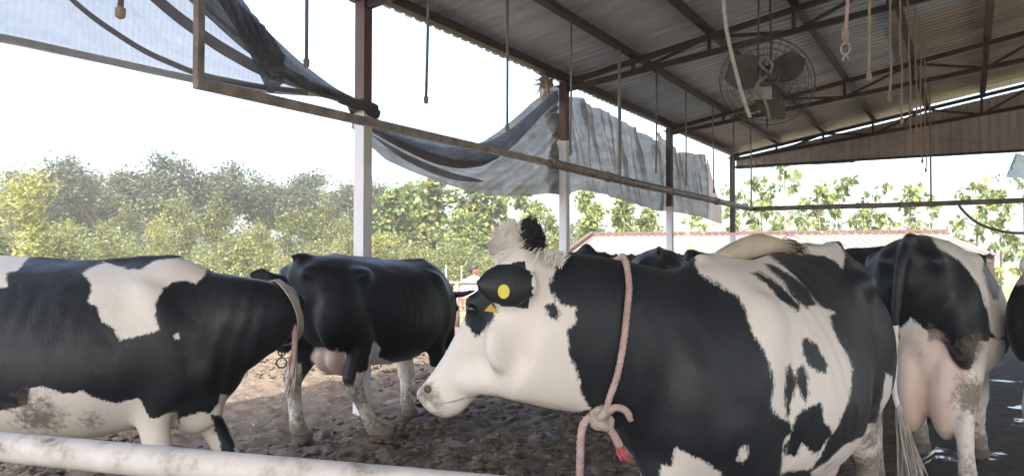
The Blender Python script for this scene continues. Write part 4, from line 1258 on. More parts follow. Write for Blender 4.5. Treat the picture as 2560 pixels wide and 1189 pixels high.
def lap_smooth(me, voxel, hs, poll, ax, radius, ears=(), ud=None, uy=0.0):
    """blend the muscle masses: strong on trunk and neck, gentle on head, legs and tail"""
    n = len(me.vertices)
    co = np.zeros(n * 3, dtype=np.float32); me.vertices.foreach_get('co', co); co = co.reshape(-1, 3).astype(np.float64)
    ed = np.zeros(len(me.edges) * 2, dtype=np.int32); me.edges.foreach_get('vertices', ed); ed = ed.reshape(-1, 2)
    a, b = ed[:, 0], ed[:, 1]
    deg = np.bincount(a, minlength=n) + np.bincount(b, minlength=n)
    deg = np.maximum(deg, 1)
    dh = np.linalg.norm(co - np.array(poll + ax * .27 * hs), axis=1)
    w = np.clip((co[:, 2] - .38) / .2, 0.0, 1) * np.clip((dh - .30) / .14, 0, 1) * np.clip((co[:, 0] + .955) / .07, 0, 1)
    if ud: w *= np.clip((np.sqrt(((co[:, 0] - ud[0]) / ud[2]) ** 2 + ((co[:, 1] - uy) / ud[3]) ** 2 + ((co[:, 2] - ud[1]) / ud[4]) ** 2) - 1.0) / .35, .12, 1)
    it = int((radius / voxel) ** 2)
    wh = np.clip((.42 - dh) / .08, 0, 1)
    for (e0, e1) in ears:
        e0 = np.array(e0); e1 = np.array(e1); ev = e1 - e0
        tt_ = np.clip(((co - e0) @ ev) / (ev @ ev), 0, 1)
        wh = np.minimum(wh, np.clip((np.linalg.norm(co - e0 - tt_[:, None] * ev, axis=1) - .075) / .04, 0, 1))
    nh = int((.04 / voxel) ** 2)
    c0 = co.copy()
    for k in range(it):
        ww = .5 * w if k > 7 else .5 * np.maximum(w, .6)
        if 7 < k < 7 + nh: ww = np.maximum(ww, .5 * wh)
        for q in range(3):
            s_ = (np.bincount(a, co[b, q], n) + np.bincount(b, co[a, q], n)) / deg
            co[:, q] += ww * (s_ - co[:, q])
    me.vertices.foreach_set('co', co.astype(np.float32).ravel()); me.update()
    # low relief of hide and bone: uneven muscle, ribs, folds of loose skin on neck and throat
    nv = np.zeros(n * 3, dtype=np.float32); me.vertices.foreach_get('normal', nv); nv = nv.reshape(-1, 3).astype(np.float64)
    x, y, z = co[:, 0], co[:, 1], co[:, 2]
    sg = np.sign(y)
    h = .008 * fbm(x * 5 + sg * 7, z * 5 + y * 4, 3, 61)
    rib = np.clip((x + .32) / .15, 0, 1) * np.clip((.42 - x) / .15, 0, 1) * np.clip((z - .72) / .15, 0, 1) * np.clip((1.30 - z) / .12, 0, 1)
    h += .0018 * rib * np.sin(2 * pi * (x + .16 * (1.2 - z)) / .088) * (.6 + .8 * fbm(x * 3, z * 3 + sg, 2, 7))
    nk = np.clip((x - .78) / .12, 0, 1) * np.clip((1.25 - x) / .15, 0, 1) * np.clip((1.38 - z) / .2, 0, 1)
    h += .0020 * nk * np.sin(2 * pi * (x * .9 - .25 * z + .03 * fbm(x * 4, z * 4, 2, 9)) / .075)
    h *= np.clip((z - .45) / .15, 0, 1)
    co += nv * h[:, None]
    me.vertices.foreach_set('co', co.astype(np.float32).ravel()); me.update()

def make_cow(name, label, loc, heading, P, coat, voxel=.014, scale=1.0, group='dairy cows in the shed'):
    """P: pose dict. local +x = forward, +y = the cow's left."""
    g = lambda k, d: P.get(k, d)
    e = empty(name, loc, heading); e.scale = (scale,) * 3
    tag(e, label, 'cow', group)
    mb = MB()
    fat = g('fat', 1.0); hip = g('hip', 0.0)
    rings = []
    for (x, zt, zb, w, zw, et, eb) in TORSO:
        zt2 = zt + hip * np.clip((.35 - x) / .8, 0, 1) - g('withers_drop', 0) * np.clip((x - .2) / .5, 0, 1)
        zb2 = zb + g('belly', 0) * math.exp(-((x - .0) / .4) ** 2)
        rings.append(sec_ring(x, zt2, zb2, w * fat, zw, et, eb))
    add_loft(mb, rings)
    for sg in (-1, 1):
        mb.ellipsoid((-.43, sg * .232, 1.295 + hip * .6), (.15, .08, .075))                         # hook bones
        mb.ellipsoid((-.82, sg * .115, 1.31 + hip), (.10, .06, .07))                            # pin bones
        mb.ellipsoid((-.60, sg * .215, 1.02), (.245, .125, .30), Matrix.Rotation(radians(12), 3, 'Y'))   # thigh
        mb.ellipsoid((.60, sg * .195, 1.02), (.17, .09, .33), Matrix.Rotation(radians(-14), 3, 'Y'))     # shoulder
        mb.ellipsoid((.78, sg * .15, .90), (.12, .08, .13))
    mb.ellipsoid((-.80, 0, 1.435 + hip), (.13, .045, .035))                                        # tail head
    mb.tube([(-.5, 0, 1.455 + hip), (-.2, 0, 1.44 + hip * .6), (.15, 0, 1.43), (.5, 0, 1.438 - g('withers_drop', 0)), (.66, 0, 1.44 - g('withers_drop', 0))], [.018, .02, .02, .022, .02], 8)
    mb.ellipsoid(g('brisket', (.82, 0, .77)), (.16, .10, .15))                               # brisket
    # legs
    HL = [(-.60, .20, 1.10, .21, .10), (-.52, .215, .90, .19, .11), (-.50, .215, .76, .135, .085), (-.61, .205, .62, .088, .062), (-.70, .198, .515, .066, .046), (-.695, .195, .44, .047, .038),
          (-.675, .19, .30, .036, .034), (-.655, .19, .17, .040, .040), (-.64, .19, .12, .046, .046), (-.615, .19, .075, .042, .045), (-.60, .19, .045, .056, .054), (-.58, .19, .005, .068, .058)]
    FL = [(.60, .185, 1.00, .13, .09), (.57, .19, .82, .115, .085), (.56, .185, .70, .088, .068), (.575, .18, .56, .066, .055), (.59, .175, .45, .054, .052), (.595, .175, .40, .056, .052),
          (.595, .172, .33, .040, .038), (.595, .17, .20, .034, .034), (.60, .17, .135, .042, .044), (.618, .17, .085, .038, .042), (.632, .17, .045, .052, .05), (.645, .17, .005, .062, .054)]
    for key, L, sg in (('hl', HL, 1), ('hr', HL, -1), ('fl', FL, 1), ('fr', FL, -1)):
        dx, dy, lift = g(key, (0, 0, 0))
        top = L[0][2]
        pts = []
        for (x, y, z, rx, ry) in L:
            q = max(0.0, (top - z) / top) ** 1.15
            pts.append((x + dx * q, sg * (y + dy * q), z + lift * max(0, (top - z) / top) ** 1.5, rx, ry))
        lt = g('leg_thick', 1.22)
        kk = [1 + (lt - 1) * min(1, max(0, (.75 - p_[2]) / .25)) for p_ in L]
        frame_tube(mb, [(p[0], p[1], p[2]) for p in pts], [p[4] * k_ for p, k_ in zip(pts, kk)], [p[3] * k_ for p, k_ in zip(pts, kk)], n=16, side_ref=Vector((0, 1, 0)))
    # udder
    ud = g('udder', None)
    if ud:
        (ux, uz, urx, ury, urz) = ud
        uy = g('udder_y', 0.0)
        for sg in (-1, 1): mb.ellipsoid((ux, uy + sg * ury * g('groove', .38), uz - (.02 if sg < 0 and g('groove', .38) > .4 else 0)), (urx, ury * (1 - g('groove', .38)), urz))
        for sx in ((-1, 1) if g('teats', True) else ()):
            for sg in (-1, 1):
                mb.tube([(ux + sx * urx * .4, uy + sg * ury * .42, uz - urz * .75), (ux + sx * urx * .42, uy + sg * ury * .45, uz - urz - .045)], [.024, .015], 8)
    for (c_, r_) in g('extra', []): mb.ellipsoid(c_, r_)
    if g('udder_top', None): mb.ellipsoid(*g('udder_top', None))
    # neck
    NP = catmull(g('neck', [(.70, 0, 1.10), (.95, 0, 1.16), (1.20, 0, 1.24), (1.38, 0, 1.30)]), 5)
    n0 = len(NP)
    nr = g('neck_r', [(.0, .20, .27, .33), (.35, .15, .20, .25), (.7, .12, .165, .18), (1, .10, .13, .14)])
    rad = [interp(nr, i / (n0 - 1)) for i in range(n0)]
    frame_tube(mb, NP, [q[0] for q in rad], [q[1] for q in rad], [q[2] for q in rad])
    # head
    poll = Vector(g('poll', (1.40, 0, 1.36))); ax = Vector(g('head_dir', (.75, 0, -.65))).normalized()
    roll = Vector(g('head_side', (0, 1, 0)))
    hs = g('head_scale', 1.0)
    sd = (roll - ax * roll.dot(ax)).normalized(); fo = sd.cross(ax) * -1.0
    if fo.z < 0: fo = -fo
    rings = []
    for (s_, w, f_, j_) in HEAD:
        c = poll + ax * (s_ * hs)
        rg = []
        for k in range(20):
            a = 2 * pi * k / 20
            ca, sa = cos(a), sin(a)
            ee = 2.4
            y = w * hs * abs(ca) ** (2 / ee) * (1 if ca > 0 else -1)
            z = abs(sa) ** (2 / ee) * (f_ if sa > 0 else -j_) * hs
            # jaw narrower than forehead
            if sa < 0: y *= 1 - .32 * abs(sa)
            rg.append(c + sd * y + fo * z)
        rings.append(rg)
    add_loft(mb, rings)
    def H(s_, lat, f_): return poll + ax * (s_ * hs) + sd * (lat * hs) + fo * (f_ * hs)
    for sg in (-1, 1):
        mb.ellipsoid(H(.155, sg * .112, .028), (.035, .03, .03))       # brow
        mb.ellipsoid(H(.20, sg * .075, -.13), (.09, .035, .09))          # cheek
        mb.ellipsoid(H(.545, sg * .055, .012), (.036, .028, .03))       # nostril wing
    mb.ellipsoid(H(-.02, 0, .045), (.07, .07, .05))
    # ears
    ear_seg = []
    for sg, key in ((1, 'ear_l'), (-1, 'ear_r')):
        ed = Vector(g(key, (0, 0, 0)))
        if ed.length < 1e-6: ed = (sd * sg * 1.0 - ax * .15 - Vector((0, 0, .25)))
        ed.normalize()
        root = H(*[q_ * (sg if i_ == 1 else 1) for i_, q_ in enumerate(g(key + '_root', (.02, .095, -.01)))])
        if P.get(key + '_abs'): root = Vector(P[key + '_abs'])
        nrm = g(key + '_n', None)
        nrm = Vector(nrm) if nrm else (ax * 1.0 + fo * .3)
        nrm = (nrm - ed * nrm.dot(ed)).normalized()
        wv = ed.cross(nrm).normalized()
        el = g('ear_len', .20)
        ear_seg.append((root, root + ed * el))
        rings = []
        for (t_, w_, th) in ((0, .030, .022), (.15, .042, .020), (.38, .062, .016), (.62, .060, .014), (.82, .042, .013), (.95, .022, .012), (1.0, .010, .008)):
            c = root + ed * (t_ * el) - nrm * (.018 * sin(pi * t_)) * -1
            rings.append([c + wv * (cos(a) * w_ * g('ear_w', 1.0)) + nrm * (sin(a) * th - .012 * (cos(a) ** 2)) for a in [2 * pi * k / 14 for k in range(14)]])
        add_loft(mb, rings)
    # tail (root part of the body)
    tl = g('tail', [(-.90, 0, 1.36), (-.955, 0, 1.22), (-.965, 0, .95), (-.955, 0, .70), (-.95, 0, .55)])
    TP = catmull([(-.80, 0, 1.42 + hip)] + tl, 5)
    TP = [Vector(p) for p in TP]
    tr = np.linspace(.038, .019, len(TP))
    mb.tube(TP, [float(q) for q in tr], 8)
    me = remesh(mb, name + '_body', voxel, 2)
    lap_smooth(me, voxel, hs, poll, ax, g('blend', .075), ear_seg, ud, g('udder_y', 0.0))
    # coat attribute (udder halves, teats and tail tinted separately)
    n = len(me.vertices)
    co = np.zeros(n * 3, dtype=np.float32); me.vertices.foreach_get('co', co); co = co.reshape(-1, 3).astype(np.float64)
    W = coat(co)
    pink = np.zeros(n); dirt = np.zeros(n)
    if ud:
        (ux, uz, urx, ury, urz) = ud
        d = np.sqrt(((co[:, 0] - ux) / (urx * 1.2)) ** 2 + ((co[:, 1] - uy) / (ury * 1.08)) ** 2 + ((co[:, 2] - uz) / (urz * 1.1)) ** 2)
        pink = np.maximum(pink, np.clip((1.12 - d) / .15, 0, 1))
        tz = (co[:, 2] < uz - urz * .7) & (np.abs(co[:, 0] - ux) < urz) & (np.abs(co[:, 1]) < ury)
        pink[tz & (co[:, 2] > uz - urz - .08)] = 1
    mz = np.array(poll + ax * (.585 * hs) - fo * .03)
    dm = np.linalg.norm(co - mz, axis=1)
    muz = g('muzzle', 'grey')
    dirt = np.maximum(dirt, np.clip((.62 - co[:, 2]) / .6, 0, 1) * g('dirt', .9))
    dirt = np.maximum(dirt, np.clip((.105 - dm) / .06, 0, 1) * .58)
    hoof = co[:, 2] < .065
    W[hoof] = -.2; dirt[hoof] = np.maximum(dirt[hoof], .7)
    for (cx, cy, cz, rr, amt) in g('dirt_shade_spots', []):
        dd = np.sqrt((co[:, 0] - cx) ** 2 + (co[:, 1] - cy) ** 2 + (co[:, 2] - cz) ** 2)
        dirt = np.maximum(dirt, np.clip(1.2 - dd / rr, 0, 1) * amt)
    for (cx, cy, cz, rr, amt) in g('pink_spots', []):
        dd = np.sqrt((co[:, 0] - cx) ** 2 + (co[:, 1] - cy) ** 2 + (co[:, 2] - cz) ** 2)
        pink = np.maximum(pink, np.clip(1.2 - dd / rr, 0, 1) * amt)
    for k_, (e0, e1) in enumerate(ear_seg):
        if k_ in g('ear_black', ()):
            e0 = np.array(e0); e1 = np.array(e1); ev = e1 - e0
            tq = ((co - e0) @ ev) / (ev @ ev); tc = np.clip(tq, 0, 1)
            de = np.linalg.norm(co - e0 - tc[:, None] * ev, axis=1)
            W = np.minimum(W, np.where(tq > .13, (de - .080) * 3, W))
    if g('tail_white', None): W[(co[:, 0] < -.935) & (co[:, 2] < g('tail_white', 0))] = .2
    ca = me.color_attributes.new('coat', 'FLOAT_COLOR', 'POINT')
    arr = np.stack([np.clip(W, -.5, .5) + .5, pink, dirt, np.ones(n)], -1).astype(np.float32)
    ca.data.foreach_set('color', arr.ravel())
    body = link('body', me, M['cow'], e)
    for sg in (-1, 1):
        b = MB(); b.ellipsoid(H(.165, sg * .122, .008), (.021, .019, .019)); b.build('eye', M['eye'], e, True)
        b = MB(); b.ellipsoid(H(.574, sg * .058, .004), (.020, .014, .016)); b.build('nostril', M['eye'], e, True)
    # tail switch
    if g('switch', True):
        strands(e, 'tail_switch', g('switch_mat', 'hair_dirty'), TP[-1] + Vector((0, 0, .03)), (TP[-1] - TP[-4]).normalized(), g('switch_len', .32), g('switch_n', 120), g('switch_w', .020), seed=len(name) + int(loc[0] * 10))
    e['_frame'] = 0; del e['_frame']
    return e, H, dict(poll=poll, ax=ax, sd=sd, fo=fo)

def strands(parent, name, mat, root, d, length, n, spread, seed=0, curl=.14, rad=.0034, flare=.4):
    """a tuft of tapering locks as one mesh"""
    r = random.Random(seed); b = MB()
    d = Vector(d).normalized(); root = Vector(root)
    for i in range(n):
        o = Vector((r.gauss(0, 1), r.gauss(0, 1), r.gauss(0, 1))); o = (o - d * o.dot(d)).normalized() * spread * r.random() ** .5
        L = length * r.uniform(.6, 1.05)
        dd = (d + o * (flare * r.uniform(.4, 1.2)) + Vector((r.gauss(0, .06), r.gauss(0, .06), 0))).normalized()
        c = Vector((r.gauss(0, 1), r.gauss(0, 1), r.gauss(0, 1))) * curl * L * .3
        p = [root + o * .4, root + o * .9 + dd * L * .35, root + o + dd * L * .7 + c * .5, root + o * .8 + dd * L + c]
        b.tube(catmull(p, 2), [rad * 1.2, rad * 1.4, rad * 1.4, rad * 1.3, rad, rad * .7, rad * .25], 4, caps=False)
    return b.build(name, M[mat], parent, True)

# signed distance to a polygon (positive inside), vectorised
def poly_sd(px, py, poly):
    poly = np.asarray(poly, float)
    d = np.full(len(px), 1e9); inside = np.zeros(len(px), bool)
    m = len(poly)
    for i in range(m):
        ax_, ay_ = poly[i]; bx_, by_ = poly[(i + 1) % m]
        ex, ey = bx_ - ax_, by_ - ay_
        t = np.clip(((px - ax_) * ex + (py - ay_) * ey) / (ex * ex + ey * ey + 1e-12), 0, 1)
        d = np.minimum(d, np.hypot(px - ax_ - t * ex, py - ay_ - t * ey))
        c = ((ay_ > py) != (by_ > py)) & (px < (bx_ - ax_) * (py - ay_) / (by_ - ay_ + 1e-12) + ax_)
        inside ^= c
    return np.where(inside, d, -d)

def coat_fn(base, steps):
    """steps painted in order: (colour, plane axis (ex, ey), outline in (ex*x+ey*y, z)[, limit])"""
    def f(co):
        W = np.full(len(co), .4 if base == 'white' else -.4)
        wob = .010 * fbm(co[:, 0] * 6 + co[:, 1] * 3, co[:, 2] * 6, 3, 41)
        for st_ in steps:
            col, ax_, poly = st_[:3]
            if ax_ is None:
                sdv = poly(co) + wob * 3
            else:
                sdv = poly_sd(ax_[0] * co[:, 0] + ax_[1] * co[:, 1] + wob, co[:, 2] + wob, poly)
            if len(st_) > 3: sdv = np.minimum(sdv, st_[3](co))
            W = np.maximum(W, sdv) if col == 'white' else np.minimum(W, -sdv)
        return W
    return f
def below(z0, amp=.06):
    return lambda c: z0 + amp * fbm(c[:, 0] * 5 + 3, c[:, 1] * 5, 2, 55) - c[:, 2]
def blotch(seed, f=1.6, thr=.0, k=.25):
    return lambda c: k * (fbm(c[:, 0] * f + seed, c[:, 2] * f + c[:, 1] * f * .6, 2, seed) - thr)

# coat patches: outlines in a plane fixed to each cow (first axis, z up), in metres
TRACED = {
 'A': [
  ('white', (0.91, 0.41), [(0.141,1.38),(0.237,1.429),(0.344,1.39),(0.406,1.396),(0.464,1.44),(0.583,1.45),(0.728,1.429),(0.688,1.358),(0.647,1.323),(0.592,1.34),(0.537,1.33),(0.49,1.293),(0.458,1.227),(0.458,1.17),(0.479,1.103),(0.427,1.091),(0.308,1.057),(0.282,1.117),(0.231,1.155),(0.214,1.211),(0.163,1.239),(0.188,1.285),(0.178,1.333)]),  # A1w_patch
  ('white', (0.91, 0.41), [(-0.366,1.46),(-0.098,1.468),(-0.138,1.391),(-0.186,1.372),(-0.17,1.315),(-0.333,1.278)]),  # A2w_rump
  ('white', (0.91, 0.41), [(0.535,1.076),(0.559,1.086),(0.561,1.056),(0.544,1.049)]),  # A3w_dot
  ('white', (0.91, 0.41), [(-0.318,0.767),(-0.183,0.743),(-0.067,0.773),(-0.058,0.85),(-0.018,0.859),(0.079,0.817),(0.161,0.833),(0.21,0.801),(0.295,0.765),(0.389,0.778),(0.424,0.727),(0.451,0.647),(0.453,0.55),(-0.395,0.452)]),  # A4w_belly
  ('white', (0.91, 0.41), [(0.433,0.677),(0.486,0.683),(0.53,0.702),(0.562,0.686),(0.582,0.61),(0.564,0.508),(0.545,0.264),(0.422,0.274)]),  # A5w_leg
  ('white', (0.91, 0.41), [(0.584,0.645),(0.674,0.673),(0.713,0.659),(0.759,0.706),(0.759,0.764),(0.81,0.739),(0.872,0.772),(0.964,0.824),(0.921,0.729),(0.819,0.557),(0.702,0.457),(0.573,0.526)]),  # A6w_brisket
  ('black', (0.91, 0.41), [(0.722,0.657),(0.774,0.637),(0.853,0.517),(0.872,0.43),(0.875,0.307),(0.819,0.306),(0.785,0.482)]),  # A8b_fleg
  ('white', (0.91, 0.41), [(0.762,0.662),(0.832,0.663),(0.905,0.586),(0.933,0.501),(0.919,0.337),(0.865,0.349),(0.868,0.469),(0.831,0.553)]),  # A7w_fleg
 ],
 'B': [
  ('white', (0.69, -0.717), [(-0.011,0.805),(0.044,0.729),(0.023,0.659),(0.14,0.578),(0.243,0.581),(0.264,0.412),(-0.055,0.563),(-0.041,0.685)]),  # B1w_flank
  ('white', (0.69, -0.717), [(-0.346,0.718),(-0.278,0.77),(-0.27,0.701),(-0.33,0.61),(-0.324,0.499),(-0.425,0.649)]),  # B2w_udder
  ('white', (0.69, -0.717), [(-0.687,0.632),(-0.564,0.633),(-0.564,0.33),(-0.531,0.047),(-0.7,0.05)]),  # B3w_lleg
  ('white', (0.69, -0.717), [(-0.145,0.578),(-0.04,0.572),(-0.071,0.406),(-0.024,0.22),(0.07,0.082),(0.04,-0.011),(-0.114,0.22),(-0.175,0.391)]),  # B4w_rleg
  ('white', (0.69, -0.717), [(0.159,0.55),(0.413,0.436),(0.34,0.148),(0.229,0.056),(0.101,0.075)]),  # B5w_fleg
 ],
 'C': [
  ('white', (-0.633, 0.774), [(-1.429,1.058),(-1.357,1.154),(-1.276,1.259),(-1.191,1.387),(-1.146,1.433),(-1.134,1.505),(-0.918,1.506),(-0.907,1.456),(-0.929,1.408),(-0.948,1.362),(-0.913,1.314),(-0.865,1.307),(-0.862,1.266),(-0.89,1.238),(-0.884,1.172),(-0.864,1.111),(-0.85,1.039),(-0.815,0.982),(-0.856,0.972),(-1.031,0.961),(-1.307,0.927),(-1.371,0.989)]),  # C1w_face
  ('black', (-0.633, 0.774), [(-1.21,1.336),(-1.163,1.387),(-1.1,1.399),(-1.102,1.281),(-1.144,1.225),(-1.162,1.22),(-1.192,1.264)]),  # C2b_eye
  ('black', (-0.633, 0.774), [(-0.959,1.31),(-0.931,1.321),(-0.908,1.297),(-0.92,1.27),(-0.943,1.28)]),  # C3b_cheek
  ('white', (-0.36, 0.932), [(-0.246,1.457),(-0.164,1.515),(-0.013,1.54),(0.115,1.55),(-0.021,1.494),(0.002,1.458),(0.061,1.418),(0.116,1.351),(0.176,1.271),(0.246,1.241),(0.215,1.233),(0.236,1.164),(0.278,1.089),(0.296,1.045),(0.284,0.994),(0.267,0.931),(0.23,0.869),(0.194,0.818),(0.18,0.791),(0.142,0.717),(0.033,0.725),(0.041,0.837),(0.072,0.872),(0.066,0.901),(0.05,0.917),(0.022,0.951),(0.01,0.986),(0.017,1.043),(0.004,1.12),(-0.02,1.171),(-0.05,1.21),(-0.069,1.26),(-0.089,1.317),(-0.126,1.343),(-0.177,1.377),(-0.215,1.396),(-0.233,1.423)]),  # C5w_side
  ('white', (-0.36, 0.932), [(-0.045,1.523),(0.124,1.568),(0.298,1.547),(0.331,1.459),(0.305,1.403),(0.279,1.438),(0.232,1.458),(0.114,1.465),(0.01,1.488)]),  # C5xw_top
  ('black', (-0.36, 0.932), [(-0.056,1.397),(-0.034,1.401),(0.029,1.362),(0.089,1.305),(0.11,1.284),(0.105,1.261),(0.054,1.295),(0.034,1.309),(0.001,1.35),(-0.033,1.378)]),  # C6b_bar1
  ('black', (-0.36, 0.932), [(-0.014,1.426),(0.016,1.423),(0.081,1.381),(0.144,1.329),(0.161,1.279),(0.13,1.266),(0.089,1.305),(0.043,1.368),(0.008,1.397)]),  # C7b_bar2
  ('black', (-0.36, 0.932), [(0.111,1.173),(0.131,1.178),(0.165,1.142),(0.198,1.078),(0.19,1.047),(0.162,1.058),(0.128,1.082),(0.106,1.116)]),  # C8b_blob1
  ('black', (-0.36, 0.932), [(0.054,1.086),(0.068,1.097),(0.08,1.063),(0.087,1.029),(0.08,0.991),(0.067,0.967),(0.06,0.929),(0.053,0.969),(0.051,1.035)]),  # C9b_blob2
  ('black', (-0.36, 0.932), [(0.087,1.075),(0.107,1.088),(0.124,1.05),(0.129,0.991),(0.115,0.96),(0.099,0.995),(0.087,1.029)]),  # Ca_b_blob3
  ('black', (-0.36, 0.932), [(0.079,0.912),(0.098,0.936),(0.159,0.96),(0.177,0.929),(0.173,0.881),(0.2,0.868),(0.208,0.838),(0.201,0.801),(0.183,0.739),(0.175,0.776),(0.187,0.82),(0.154,0.766),(0.125,0.789),(0.099,0.823),(0.079,0.774),(0.046,0.791),(0.041,0.823),(0.066,0.859)]),  # Cb_b_blob4
  ('white', (-0.36, 0.932), [(-0.28,0.868),(-0.25,0.856),(-0.193,0.821),(-0.149,0.772),(-0.144,0.669),(-0.34,0.712),(-0.318,0.806),(-0.289,0.802)]),  # Cc_w_leg
  ('white', (-0.36, 0.932), [(-0.483,0.808),(-0.47,0.802),(-0.403,0.749),(-0.37,0.699),(-0.426,0.688),(-0.475,0.764)]),  # Cd_w_brisket
  ('white', (-0.36, 0.932), [(-0.087,0.857),(-0.075,0.859),(-0.067,0.822),(-0.082,0.795),(-0.096,0.813)]),  # Ce_w_belly
  ('white', (-0.36, 0.932), [(0.324,0.78),(0.441,0.729),(0.486,0.954),(0.519,0.928),(0.526,0.389),(0.144,0.281),(0.142,0.707),(0.197,0.734),(0.255,0.782)]),  # Cf_w_thigh
 ],
 'D': [
  ('white', (0.1, -0.99), [(-0.005,1.472),(0.04,1.388),(0.14,1.314),(0.21,1.21),(0.244,1.117),(0.261,1.023),(0.284,0.913),(0.319,0.862),(0.351,0.879),(0.365,1.013),(0.47,1.193),(0.402,1.422),(0.143,1.512)]),  # D1w_right
  ('black', (0.1, -0.99), [(0.249,1.292),(0.282,1.314),(0.361,1.273),(0.353,1.191),(0.323,1.087),(0.291,1.102),(0.264,1.202)]),  # D2b_spot
  ('white', (0.1, -0.99), [(-0.239,0.784),(-0.158,0.834),(-0.143,0.95),(-0.118,0.974),(-0.093,1.008),(-0.047,0.967),(-0.014,0.936),(-0.012,0.872),(0.042,0.81),(0.096,0.762),(0.132,0.727),(0.186,0.748),(0.204,0.841),(0.214,0.905),(0.289,0.878),(0.351,0.855),(0.421,0.398),(0.34,0.061),(-0.306,-0.038),(-0.25,0.544)]),  # D3w_lower
  ('white', (0.1, -0.99), [(-0.306,1.074),(-0.313,1.16),(-0.303,1.247),(-0.288,1.226),(-0.298,1.161),(-0.292,1.096)]),  # D4w_leftrim
 ],
}

COATS = {
 'A': coat_fn('black', [('white', None, below(.5))] + TRACED['A']),
 'B': coat_fn('black', TRACED['B'] + [('white', None, below(.50))]),
 'C': coat_fn('black', TRACED['C'] + [('white', None, below(.5))]),
 'D': coat_fn('black', TRACED['D'] + [('white', None, below(.5))]),
 'E': coat_fn('black', [('white', None, below(.55))]),
 'F': coat_fn('black', [('white', None, below(.5))]),
 'G': coat_fn('black', [('white', None, below(.78)), ('white', None, lambda c: c[:, 2] - 1.2 + .1 * fbm(c[:, 0] * 3, c[:, 1] * 3, 2, 3))]),
 'H': coat_fn('black', [('white', None, below(.5))]),
}
HC = atan2(-.774, -.633)
POSE_C = dict(ear_black=(0,), neck=[(.62, 0, 1.10), (.82, -.06, 1.14), (1.00, -.13, 1.19), (1.16, -.20, 1.235), (1.30, -.26, 1.27)],
              neck_r=[(0, .21, .29, .36), (.28, .185, .275, .30), (.55, .155, .265, .265), (.78, .135, .24, .265), (1, .115, .19, .25)],
              poll=(1.312, -.256, 1.415), head_dir=(.06, -.31, -.41), head_side=(.986, .164, 0), head_scale=.93, hip=.065, withers_drop=-.02, fat=.98,
              ear_l=(.80, -.60, -.03), ear_l_n=(.6, .8, .12), ear_l_abs=(1.373, -.143, 1.378), ear_len=.185, ear_w=1.18, extra=[((1.30, -.285, 1.12), (.10, .09, .105)), ((1.22, -.225, 1.09), (.10, .08, .10)), ((1.335, -.345, 1.10), (.075, .075, .075)), ((1.365, -.40, 1.085), (.06, .06, .06))], ear_r=(-.77, -.63, -.45), udder=(-.40, .60, .2, .16, .17),
              fl=(.05, 0, 0), fr=(-.12, 0, 0), hl=(.05, 0, 0), hr=(-.18, 0, 0), switch=False, dirt_shade_spots=[(-.5, .28, .70, .2, .7), (-.62, .22, .5, .25, .75), (.25, .3, .70, .12, .45), (1.435, -.525, 1.03, .075, .72), (1.425, -.50, .995, .06, .6)], pink_spots=[(.66, .05, 1.41, .07, .62)],
              tail=[(-.84, .02, 1.50), (-.74, .06, 1.515), (-.58, .09, 1.505), (-.40, .09, 1.49), (-.28, .06, 1.50)])
cowC, HCf, FC = make_cow('cow', 'black and white cow in front with white face, yellow ear tag and pink neck rope', (1.055, 3.22, 0), HC, POSE_C, COATS['C'], voxel=.0105)

HA = radians(3.5)
POSE_A = dict(neck=[(.64, 0, 1.08), (.90, .0, 1.13), (1.08, .04, 1.155), (1.105, .17, 1.165), (1.05, .33, 1.20)],
              neck_r=[(0, .20, .31, .40), (.3, .17, .235, .28), (.55, .14, .175, .185), (.75, .125, .165, .165), (1, .11, .13, .14)],
              poll=(1.035, .42, 1.27), head_dir=(-.08, .8, -.6), head_side=(-1, .1, 0), brisket=(.72, 0, .69), zlift=.0,
              ear_l=(-1, .1, .22), ear_l_abs=(1.03, .37, 1.335), ear_r=(.0, 1, -.1), ear_len=.155,
              fr=(.07, 0, 0), fl=(.42, .02, .06), hl=(.1, 0, 0), hr=(-.1, 0, 0), belly=-.015, hip=.02, withers_drop=-.02, dirt_shade_spots=[(.12, -.33, .72, .22, .75), (.35, -.3, .66, .15, .6), (-.2, -.3, .68, .2, .7), (.75, -.05, .6, .12, .4)])
cowA, HAf, FA = make_cow('cow', 'black cow at the left edge with a white shoulder patch and a tan strap collar', (-2.36, 4.0, 0), HA, POSE_A, COATS['A'], voxel=.0115)

HB = atan2(.83, .55)
POSE_B = dict(leg_thick=1.5, switch=False, tail=[(-.89, .0, 1.34), (-.91, .03, 1.2), (-.89, .06, 1.0), (-.86, .08, .85)], neck=[(.66, 0, 1.08), (.82, .0, 1.05), (.94, .04, 1.0), (1.03, .06, .95)],
              poll=(1.02, .06, 1.13), head_dir=(.25, .1, -.9), head_side=(.0, 1, 0), ear_r=(.69, -.72, .2), ear_len=.26,
              hl=(.0, .03, 0), hr=(.36, .13, 0), fl=(.0, 0, 0), fr=(.10, 0, 0), udder=(-.36, .655, .25, .17, .15), teats=False, hip=.03, dirt_shade_spots=[(-.36, 0, .5, .16, .55), (-.66, .2, .45, .3, .65), (-.5, -.25, .4, .3, .7), (.6, 0, .35, .3, .6)])
cowB, HBf, FB = make_cow('cow', 'nearly all black cow seen from behind, walking away in the middle distance', (-1.16, 6.62, 0), HB, POSE_B, COATS['B'], voxel=.013)

